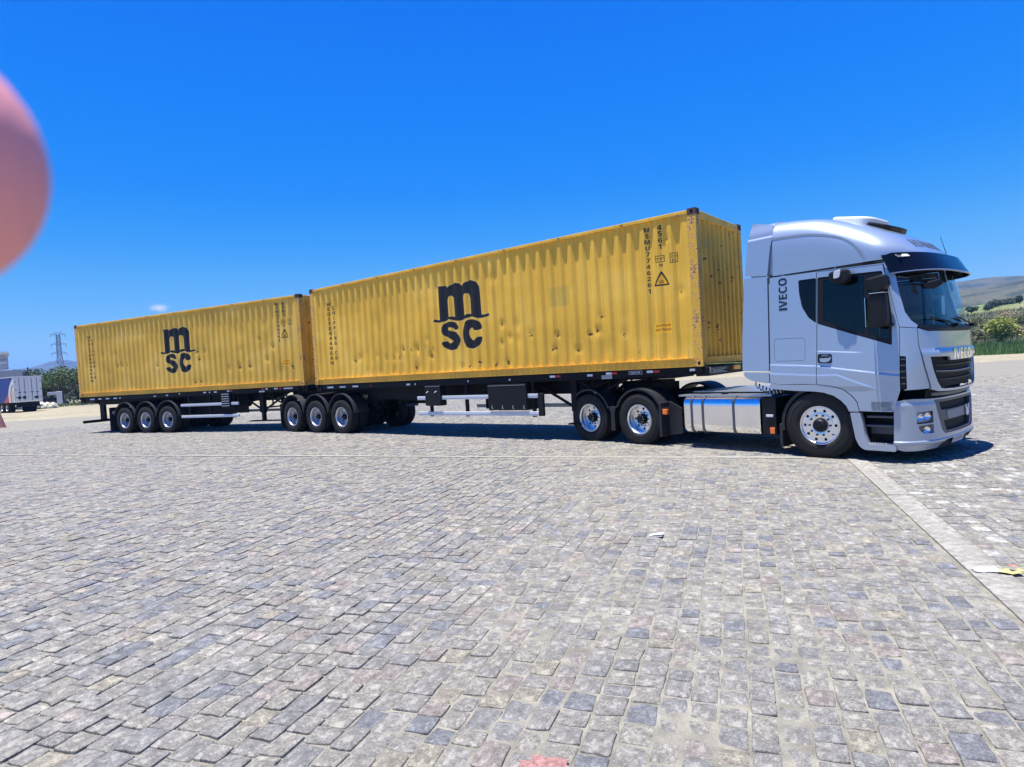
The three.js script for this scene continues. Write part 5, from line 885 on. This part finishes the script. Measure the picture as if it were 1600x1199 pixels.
tree('pale green young tree beside the utility pole', -37.75, 119, 3.9, 4.2, 65, 'olive', TG, 0.3);
tree('tree hidden mostly behind the rear container', -32.0, 130, 6.2, 10, 66, 'green', TG);
function bush(label, az, d, h, w, seed, col, group, n = 1500, size = 0.12, y = null) {
  const [x, z] = pol(az, d), R = rng(seed), t = thing('shrub', label, 'shrub', [x, y ?? fieldY(az, d, x, z) - 0.05, z], 0, group), lobes = [], st = [];
  for (let i = 0; i < 7; i++) { const a = R() * 6.2832, r = w * 0.3 * R(), p = [r * Math.cos(a), h * (0.45 + 0.35 * R()), r * Math.sin(a)]; lobes.push([...p, Math.max(h, w) * (0.16 + 0.1 * R()), 0.8]); st.push(bar([r * 0.2 * Math.cos(a), 0, r * 0.2 * Math.sin(a)], p, 0.03, 5, 0.012)); }
  part(t, 'stems', st, bark); part(t, 'foliage', leafCloud(R, lobes, n, size), LM[col]); return t;
}
const SG = 'shrubs on the grassy slope';
bush('yellow-green flowering shrub at the green grass edge, right of the truck', 38.3, 82, 3.3, 4.6, 71, 'lime', SG, 2600, 0.14);
bush('yellowish small shrub at the right edge of the photo, by the grass', 39.9, 84, 2.2, 2.6, 72, 'lime', SG, 900, 0.12);
bush('olive shrub behind the yellow-green shrub, next to the truck windscreen', 36.7, 92, 2.3, 4.5, 73, 'olive', SG, 2600, 0.15);
bush('tall olive shrub farther up behind the flowering shrub', 37.8, 104, 2.6, 5, 74, 'olive', SG, 2600, 0.16);
bush('dark round shrub alone high on the slope, near the right edge', 39.35, 250, 2.6, 3.6, 75, 'dark', SG, 700, 0.35);
{ const R = rng(81); [[38.0, 240, 2.0, 5.5, 'dark shrub clump high on the slope, left part of the dark row'], [38.5, 262, 2.2, 6, 'dark shrub clump high on the slope, right part of the dark row'], [37.6, 228, 1.6, 3.5, 'small dark shrub at the left end of the row on the slope'], [36.6, 215, 1.6, 3, 'small shrub on the slope close beside the truck visor'], [38.9, 300, 1.8, 5, 'dark shrub near the crest of the slope']].forEach(([a, d, h, w, l], i) => bush(l, a, d, h, w, 82 + i, 'dark', SG, 700, 0.33)); }
[[36.4, 86, 1.6, 3.2, 'olive', 'low olive shrub nearest the truck bumper, at the green grass'], [37.2, 98, 2.0, 4, 'olive', 'olive shrub between the truck and the flowering shrub'], [39.0, 96, 1.9, 3.6, 'dry', 'straw-coloured shrub right of the flowering shrub'], [37.0, 122, 2.2, 5, 'olive', 'greyish shrub halfway up the weedy slope, beside the windscreen'], [38.6, 128, 2.2, 5, 'dry', 'dry shrub halfway up the slope above the flowering shrub'], [39.6, 118, 2.0, 4, 'olive', 'olive shrub halfway up the slope at the right edge']].forEach(([a, d, h, w, c, l], i) => bush(l, a, d, h, w, 120 + i, c, SG, 1500, 0.13));
function blades(R, n, place, h0, h1, w) {
  const pos = [], idx = []; let k = 0;
  for (let i = 0; i < n; i++) { const [x, y, z] = place(R), h = lerp(h0, h1, R()), a = R() * 6.2832, lx = (R() - 0.5) * h * 0.5, lz = (R() - 0.5) * h * 0.5, ww = w * (0.6 + R()); pos.push(x - ww * Math.cos(a), y, z - ww * Math.sin(a), x + ww * Math.cos(a), y, z + ww * Math.sin(a), x + lx, y + h, z + lz); idx.push(k, k + 1, k + 2); k += 3; }
  const g = new THREE.BufferGeometry(); g.setAttribute('position', new THREE.Float32BufferAttribute(pos, 3)); g.setIndex(idx); g.computeVertexNormals(); return g;
}
{
  const on = (a0, a1, r0, r1) => (R) => { const az = lerp(a0, a1, R()), r = lerp(r0, r1, R()), [x, z] = pol(az, r); return [x, fieldY(az, r, x, z) - 0.05, z]; };
  const stuff = (n, g, m) => struct(n, g, m, 'stuff');
  stuff('green_grass', blades(rng(91), 16000, on(28, 52, 73.5, 82), 0.5, 1.25, 0.07), leafMat([0.10, 0.21, 0.04]));
  stuff('verge_grass', blades(rng(92), 5000, on(28, 52, 71.5, 74.2), 0.08, 0.3, 0.06), leafMat([0.24, 0.24, 0.09]));
  stuff('dry_weeds', blades(rng(93), 24000, on(28, 52, 82, 170), 0.4, 1.3, 0.08), LM.straw);
  stuff('olive_weeds', blades(rng(94), 14000, on(28, 52, 84, 200), 0.4, 1.3, 0.10), LM.olive);
  const onL = (a0, a1, r0, r1) => (R) => { const az = lerp(a0, a1, R()), r = lerp(r0, r1, R()), [x, z] = pol(az, r); return [x, -0.3, z]; };
  stuff('left_verge_grass', blades(rng(95), 5000, onL(-39, -22, 96, 112), 0.3, 0.62, 0.12), leafMat([0.14, 0.19, 0.06]));
  stuff('undergrowth', leafCloud(rng(96), Array.from({ length: 40 }, (_, i) => { const R = rng(960 + i), [x, z] = pol(lerp(-38.5, -22, R()), lerp(118, 150, R())); return [x, 0.9 + R() * 1.2, z, 1.8 + R() * 1.5, 0.7]; }), 9000, 0.28), LM.dark);
}
// ---- lattice pylon far away on the left
{
  const [x, z] = pol(-35.78, 520), t = thing('transmission_tower', 'tall lattice power pylon standing beyond the trees on the left', 'pylon', [x, 0, z], 0.5), st = std({ color: rgb(0.30, 0.33, 0.38), roughness: 0.6, metalness: 0.3 });
  const H = 42.5, hw = (y) => y < 26 ? lerp(4.3, 1.25, y / 26) : lerp(1.25, 0.9, (y - 26) / (H - 26)), legs = [], lac = [], cs = [[1, 1], [1, -1], [-1, -1], [-1, 1]], lv = [0, 7, 13, 18, 22, 26, 29, 32, 35, 38, 41];
  for (const [a, b] of cs) for (let i = 0; i < lv.length - 1; i++) legs.push(beam([a * hw(lv[i]), lv[i], b * hw(lv[i])], [a * hw(lv[i + 1]), lv[i + 1], b * hw(lv[i + 1])], 0.42, 0.42));
  for (let i = 0; i < lv.length - 1; i++) for (let c = 0; c < 4; c++) { const [a, b] = cs[c], [e, f] = cs[(c + 1) % 4], y0 = lv[i], y1 = lv[i + 1]; lac.push(beam([a * hw(y0), y0, b * hw(y0)], [e * hw(y1), y1, f * hw(y1)], 0.26, 0.26), beam([e * hw(y0), y0, f * hw(y0)], [a * hw(y1), y1, b * hw(y1)], 0.26, 0.26), beam([a * hw(y1), y1, b * hw(y1)], [e * hw(y1), y1, f * hw(y1)], 0.26, 0.26)); }
  part(t, 'legs', legs, st); part(t, 'lattice', lac, st);
  for (const y of [28.5, 34.5, 41]) { const w = 4.3, arm = part(t, 'cross_arm', [beam([-w, y, 0], [w, y, 0], 0.22, 0.22), beam([-w, y, 0], [0, y + 1.5, 0], 0.26, 0.26), beam([w, y, 0], [0, y + 1.5, 0], 0.26, 0.26)], st); for (const s of [-1, 1]) part(arm, 'insulator', bar([s * w * 0.96, y - 2, 0], [s * w * 0.96, y, 0], 0.14), st); }
  for (const s of [-0.6, 0.6]) part(t, 'earth_peak', beam([s, 41, 0], [s * 3, 43.2, 0], 0.26, 0.26), st);
}
// ---- utility pole
{ const [x, z] = pol(-37.72, 112), t = thing('utility_pole', 'wooden utility pole with one crossarm behind the box truck', 'pole', [x, -0.3, z], -0.5); part(t, 'pole', bar([0, 0, 0], [0, 5.9, 0], 0.13, 10, 0.09), bark); part(t, 'crossarm', beam([-1.45, 5.45, 0], [0.45, 5.45, 0], 0.12, 0.12), bark); for (const k of [-1.35, -0.9, 0.35]) part(t, 'insulator', bar([k, 5.5, 0], [k, 5.75, 0], 0.05), M.galv); part(t, 'transformer', bar([-0.25, 4.6, 0.2], [-0.25, 5.2, 0.2], 0.16, 12), M.greyTrim); }
// ---- parked box truck
{
  const [x, z] = pol(-37.78, 81), t = thing('box_truck', 'parked box truck with blue side and white rear doors at the left edge', 'truck', [x, -0.045, z], 0, undefined);
  t.rotation.y = Math.PI / 2 + (58 * Math.PI / 180) + 0; // heads left and away; local x is forward
  const L = 7.6, w = 2.45, bodyM = std({ roughness: 0.4, map: canvasTex(512, 256, (c) => { c.fillStyle = '#1d3c86'; c.fillRect(0, 0, 512, 256); c.fillStyle = '#b4584a'; c.beginPath(); c.moveTo(512, 60); c.lineTo(330, 256); c.lineTo(440, 256); c.lineTo(512, 190); c.fill(); c.lineWidth = 34; c.strokeStyle = '#d9d7d8'; c.beginPath(); c.arc(640, 190, 205, 2.2, 4.2); c.stroke(); c.strokeStyle = '#22262e'; c.lineWidth = 8; c.beginPath(); c.arc(640, 190, 183, 2.2, 4.2); c.stroke(); c.strokeStyle = '#d8cfa6'; c.lineWidth = 20; c.beginPath(); c.arc(640, 190, 166, 2.2, 4.2); c.stroke(); c.fillStyle = '#dcdcde'; c.fillRect(496, 0, 16, 256); }) });
  const side = (zz, f) => { const g = new THREE.PlaneGeometry(L, 2.55); if (f) g.rotateY(Math.PI); return g.translate(L / 2, 2.32, zz); };
  part(t, 'box_body', [bx(0.01, L, 1.05, 3.62, -w / 2 + 0.01, w / 2 - 0.01, 0.03)], M.white);
  part(t, 'side_sheet', [side(w / 2 + 0.004, false)], bodyM); { const s = part(t, 'side_sheet', [side(-w / 2 - 0.004, true)], bodyM); void s; }
  part(t, 'roof_rail', [bx(0, L, 3.58, 3.68, w / 2 - 0.03, w / 2 + 0.02), bx(0, L, 3.58, 3.68, -w / 2 - 0.02, -w / 2 + 0.03), bx(-0.02, 0.06, 3.56, 3.7, -w / 2, w / 2)], M.galv);
  for (const s of [-1, 1]) { const d = part(t, 'rear_door', bx(-0.03, 0.008, 1.15, 3.55, s > 0 ? 0.012 : -w / 2 + 0.06, s > 0 ? w / 2 - 0.06 : -0.012, 0.006), std({ color: rgb(0.62, 0.64, 0.68), roughness: 0.5 })); for (const k of [0.25, 0.62]) part(d, 'locking_rod', [bar([-0.05, 1.2, s * k * w / 2], [-0.05, 3.5, s * k * w / 2], 0.02), bx(-0.07, -0.03, 2.0, 2.08, s * k * w / 2 - 0.12, s * k * w / 2 + 0.12)], M.greyTrim); for (const y of [1.5, 2.3, 3.1]) part(d, 'hinge', bx(-0.05, -0.02, y, y + 0.07, s * (w / 2 - 0.22), s * (w / 2 - 0.08)), M.greyTrim); }
  part(t, 'door_plate', bx(-0.045, -0.032, 1.35, 1.6, 0.5, 0.85), M.dark); for (const k of [-0.38, -0.8]) part(t, 'rear_disc', bar([-0.05, 1.5, k], [-0.03, 1.5, k], 0.16, 18), M.dark);
  part(t, 'chassis', [bx(0.1, 9.2, 0.75, 1.04, -0.5, 0.5), bx(-0.05, 0.05, 0.55, 0.68, -1.15, 1.15), bx(0.2, 0.4, 0.6, 1.0, -1, 1)], M.black);
  part(t, 'cab', [bx(7.75, 9.5, 0.6, 2.75, -1.2, 1.2, 0.15)], M.white); part(t, 'windscreen', bx(9.48, 9.52, 1.7, 2.5, -1.05, 1.05, 0.01), M.visor);
  for (const u of [2.0, 3.25, 8.6]) for (const s of [0, 1]) wheel(t, u, 0.49, s ? -1.24 : 1.24, 'trailer', !!s, 0.49);
}
// ---- low white building behind it
{
  const [x, z] = pol(-39.75, 104), t = thing('white_building', 'low pale building with a grey roof edge behind the box truck', 'building', [x, -0.045, z], 0.66), wl = std({ color: rgb(0.62, 0.62, 0.66), roughness: 0.8, map: rep(T.granite, 0.3) });
  part(t, 'wall', bx(-14, 1.5, 0, 4.2, -5, 5), wl); part(t, 'roof_edge', bx(-14.3, 3.1, 3.1, 4.9, -5.5, 6.0), std({ color: rgb(0.30, 0.33, 0.38), roughness: 0.7 })); part(t, 'upper_storey', bx(-14, 1.7, 4.9, 7.1, -3.5, 3.5), wl); part(t, 'upper_roof', bx(-14.2, 1.9, 7.1, 7.3, -3.7, 3.7), M.galv); part(t, 'roof_ladder', beam([1.0, 4.9, 3.6], [2.2, 4.95, 3.6], 0.5, 0.3), M.white);
  for (const k of [-10, -6, -2]) { const w = part(t, 'window', bx(k, k + 1.6, 1.2, 2.6, 4.99, 5.04), M.greyTrim); part(w, 'pane', bx(k + 0.1, k + 1.5, 1.3, 2.5, 5.041, 5.05), M.visor); }
  part(t, 'column', bx(2.4, 2.7, 0, 3.1, 5.2, 5.5), wl);
}
// ---- white post with a short arm, dark parked car, heap of pale rubble, cone
{ const [x, z] = pol(-35.98, 110), t = thing('gate_post', 'white square post with a short arm in front of the umbrella-shaped tree', 'post', [x, -0.3, z], 0.6); part(t, 'post', bx(-0.32, 0.32, 0, 2.25, -0.32, 0.32, 0.03), std({ color: rgb(0.66, 0.68, 0.70), roughness: 0.8 })); part(t, 'arm', bx(-1.35, -0.3, 1.75, 2.2, -0.2, 0.2, 0.03), std({ color: rgb(0.55, 0.58, 0.62), roughness: 0.8 })); }
{
  const [x, z] = pol(-36.55, 112), t = thing('parked_car', 'dark blue car parked in the shade left of the white post', 'car', [x, -0.3, z], 0.75), cm = phys({ color: rgb(0.012, 0.018, 0.04), roughness: 0.3, clearcoat: 1 });
  part(t, 'body', extr([[-2.1, 0.3], [2.1, 0.3], [2.15, 0.7], [1.9, 0.86], [1.15, 0.92], [0.55, 1.42], [-0.9, 1.45], [-1.6, 0.98], [-2.1, 0.92]], -0.85, 0.85, 0.08), cm);
  for (const s of [-1, 1]) part(t, 'side_window', extr([[0.95, 0.95], [0.5, 1.35], [-0.8, 1.37], [-1.3, 0.98]], s * 0.853 - 0.004, s * 0.853 + 0.004), M.visor);
  for (const u of [-1.3, 1.3]) for (const s of [0, 1]) { const w = grp(t, 'wheel'); w.position.set(u, 0.31, s ? -0.86 : 0.86); part(w, 'tyre', lathe([[0.18, 0], [0.3, 0], [0.31, -0.03], [0.31, -0.17], [0.18, -0.19]].reverse(), 24), M.rubber); part(w, 'rim', lathe([[0.01, -0.02], [0.15, -0.01], [0.185, 0]].reverse(), 20), M.rimGrey); }
}
{ const [x, z] = pol(-37.15, 92), t = thing('rubble_heap', 'long pale heap of rubble beside the box truck', 'heap', [x, -0.05, z], 0.9), R = rng(5), L = []; for (let i = 0; i < 46; i++) { const u = (R() - 0.5) * 3.0, s = 0.25 + R() * 0.25; L.push(new THREE.IcosahedronGeometry(s, 0).rotateX(R() * 3).rotateY(R() * 3).translate(u, Math.max(0.1, (0.62 - Math.abs(u) * 0.2) * R()), (R() - 0.5) * 1.0)); } part(t, 'rubble', L, std({ color: rgb(0.55, 0.52, 0.42), roughness: 1, flatShading: true })); }
{ const [x, z] = pol(-39.52, 44.2), t = thing('traffic_cone', 'faded red traffic cone at the left edge of the photo', 'cone', [x, -0.045, z]); part(t, 'cone', new THREE.CylinderGeometry(0.04, 0.27, 0.86, 24).translate(0, 0.47, 0), std({ color: rgb(0.26, 0.12, 0.11), roughness: 0.7 })); part(t, 'base', bx(-0.3, 0.3, 0, 0.05, -0.3, 0.3, 0.02), std({ color: rgb(0.3, 0.12, 0.1), roughness: 0.8 })); }
// ---------------------------------------------------------------- litter on the paving
{
  const t = thing('folded_paper', 'small folded white paper lying on the cobblestones in front of the truck', 'paper', [1.27, hump(1.27, -5.83) + 0.006, -5.83], -0.5);
  const a = extr([[-0.065, 0], [0.065, 0.01], [0.066, 0.013], [-0.065, 0.003]], -0.03, 0.03), b = extr([[-0.064, 0.004], [0.0, 0.02], [0.068, 0.03], [0.068, 0.033], [0.0, 0.023], [-0.064, 0.007]], -0.032, 0.028);
  part(t, 'sheet', [a, b], std({ color: rgb(0.82, 0.82, 0.80), roughness: 0.8 }));
  part(t, 'dark_edge', bx(0.05, 0.067, 0.001, 0.012, -0.028, 0.026), std({ color: rgb(0.02, 0.02, 0.02), roughness: 0.8 }));
}
{
  const R = rng(17), t = thing('plastic_wrapper', 'crumpled yellow and white plastic wrapper at the right end of the concrete strip', 'wrapper', [3.42, hump(3.42, -4.42) + 0.004, -4.42], -0.35);
  const crumple = (w, d, h, seed) => { const g = new THREE.PlaneGeometry(w, d, 14, 10).rotateX(-Math.PI / 2), p = g.attributes.position; for (let i = 0; i < p.count; i++) { const x = p.getX(i), z = p.getZ(i), e = Math.max(Math.abs(x) / w, Math.abs(z) / d) * 2; p.setXYZ(i, x + (vnoise(x * 40, z * 40, seed) - 0.5) * 0.03, 0.004 + h * vnoise(x * 26 + 3, z * 26, seed + 1) * (1.1 - 0.7 * e), z + (vnoise(x * 30, z * 30, seed + 2) - 0.5) * 0.03); } g.computeVertexNormals(); return g; };
  part(t, 'white_half', crumple(0.16, 0.09, 0.05, 3).translate(-0.08, 0, 0.0), phys({ color: rgb(0.75, 0.76, 0.80), roughness: 0.3, transmission: 0.2 }));
  part(t, 'yellow_half', crumple(0.15, 0.10, 0.05, 9).translate(0.05, 0.002, 0.01), phys({ color: rgb(0.50, 0.42, 0.16), roughness: 0.4, clearcoat: 0.3 }));
  part(t, 'red_print', crumple(0.05, 0.03, 0.012, 12).translate(0.07, 0.05, 0.015), std({ color: rgb(0.5, 0.15, 0.08), roughness: 0.4 }));
}
{ // torn pink-red scrap at the lower edge
  const s = [], R = rng(23); for (let i = 0; i < 26; i++) { const a = i / 26 * 6.2832, r = 0.055 + 0.035 * R() + 0.02 * Math.abs(Math.cos(a)); s.push([r * 1.35 * Math.cos(a), r * Math.sin(a)]); }
  const g = extr(s, 0, 0.002).rotateX(-Math.PI / 2), p = g.attributes.position; for (let i = 0; i < p.count; i++) p.setY(i, p.getY(i) + 0.012 * vnoise(p.getX(i) * 40 + 5, p.getZ(i) * 40, 77));
  g.computeVertexNormals();
  const t = thing('red_scrap', 'torn pinkish red scrap lying on the stones at the bottom edge', 'scrap', [0.03, hump(0.03, -2.52) + 0.008, -2.535]); part(t, 'sheet', g, std({ color: rgb(0.42, 0.215, 0.20), roughness: 0.85, map: rep(T.granite, 6) }));
}
// ---------------------------------------------------------------- the photographer's finger, close to the lens at the left
{
  const S = 64, mc = new MarchingCubes(S, new THREE.MeshStandardMaterial(), false, false, 200000); mc.isolation = 0;
  // finger along local x: tip at the right; units millimetres in a 76 mm cube
  const bones = [[[25, -0.2, 0, 8.2], [14, 0.5, -0.5, 8.7]], [[14, 0.5, -0.5, 8.7], [1, 0.6, -1, 8.4]], [[1, 0.6, -1, 8.4], [-20, -1, -5, 9.0]], [[-20, -1, -5, 9.0], [-44, -4, -14, 9.6]]], K = 36;
  const sd = (x, y, z) => { let d = 1e9; for (const [a, b] of bones) { const bx_ = b[0] - a[0], by = b[1] - a[1], bz = b[2] - a[2], px = x - a[0], py = y - a[1], pz = z - a[2], h = clamp((px * bx_ + py * by + pz * bz) / (bx_ * bx_ + by * by + bz * bz), 0, 1), q = Math.hypot(px - bx_ * h, (py - by * h), pz - bz * h) - lerp(a[3], b[3], h); const k = 3, hh = clamp(0.5 + 0.5 * (d - q) / k, 0, 1); d = lerp(d, q, hh) - k * hh * (1 - hh); } return d; };
  for (let k = 0; k < S; k++) for (let j = 0; j < S; j++) for (let i = 0; i < S; i++) { const X = (i / (S / 2) - 1) * K, Y = (j / (S / 2) - 1) * K, Z = (k / (S / 2) - 1) * K; mc.field[k * S * S + j * S + i] = -sd(X, Y, Z); }
  mc.update();
  const n = mc.count, P = mc.positionArray.slice(0, n * 3), g = new THREE.BufferGeometry(); for (let i = 0; i < P.length; i++) P[i] *= K / 1000;
  g.setAttribute('position', new THREE.BufferAttribute(new Float32Array(P), 3)); let gg = mergeVertices(g, 1e-5); gg.computeVertexNormals();
  const f = new THREE.Group(); f.name = 'finger'; scene.add(f); f.userData = { label: 'blurred pink fingertip of the photographer at the left edge, in front of the sky', category: 'finger' };
  const d = 0.052, az = -34.5 * Math.PI / 180, el = 15.9 * Math.PI / 180, c = V(Math.sin(az) * Math.cos(el), Math.sin(el), -Math.cos(az) * Math.cos(el)).multiplyScalar(d).add(camera.position);
  f.position.copy(c); f.rotation.set(0, 0.62, 0.0); f.userData.tip = undefined;
  const m = part(f, 'skin', gg, phys({ color: rgb(0.66, 0.27, 0.30), roughness: 0.6, bumpMap: rep(T.fine, 3), bumpScale: 0 })); m.position.set(-0.034, 0, 0);
}
scene.fog = new THREE.FogExp2(new THREE.Color().setRGB(0.20, 0.46, 1.0), 0.00026);
shade(scene);
renderer.render(scene, camera);
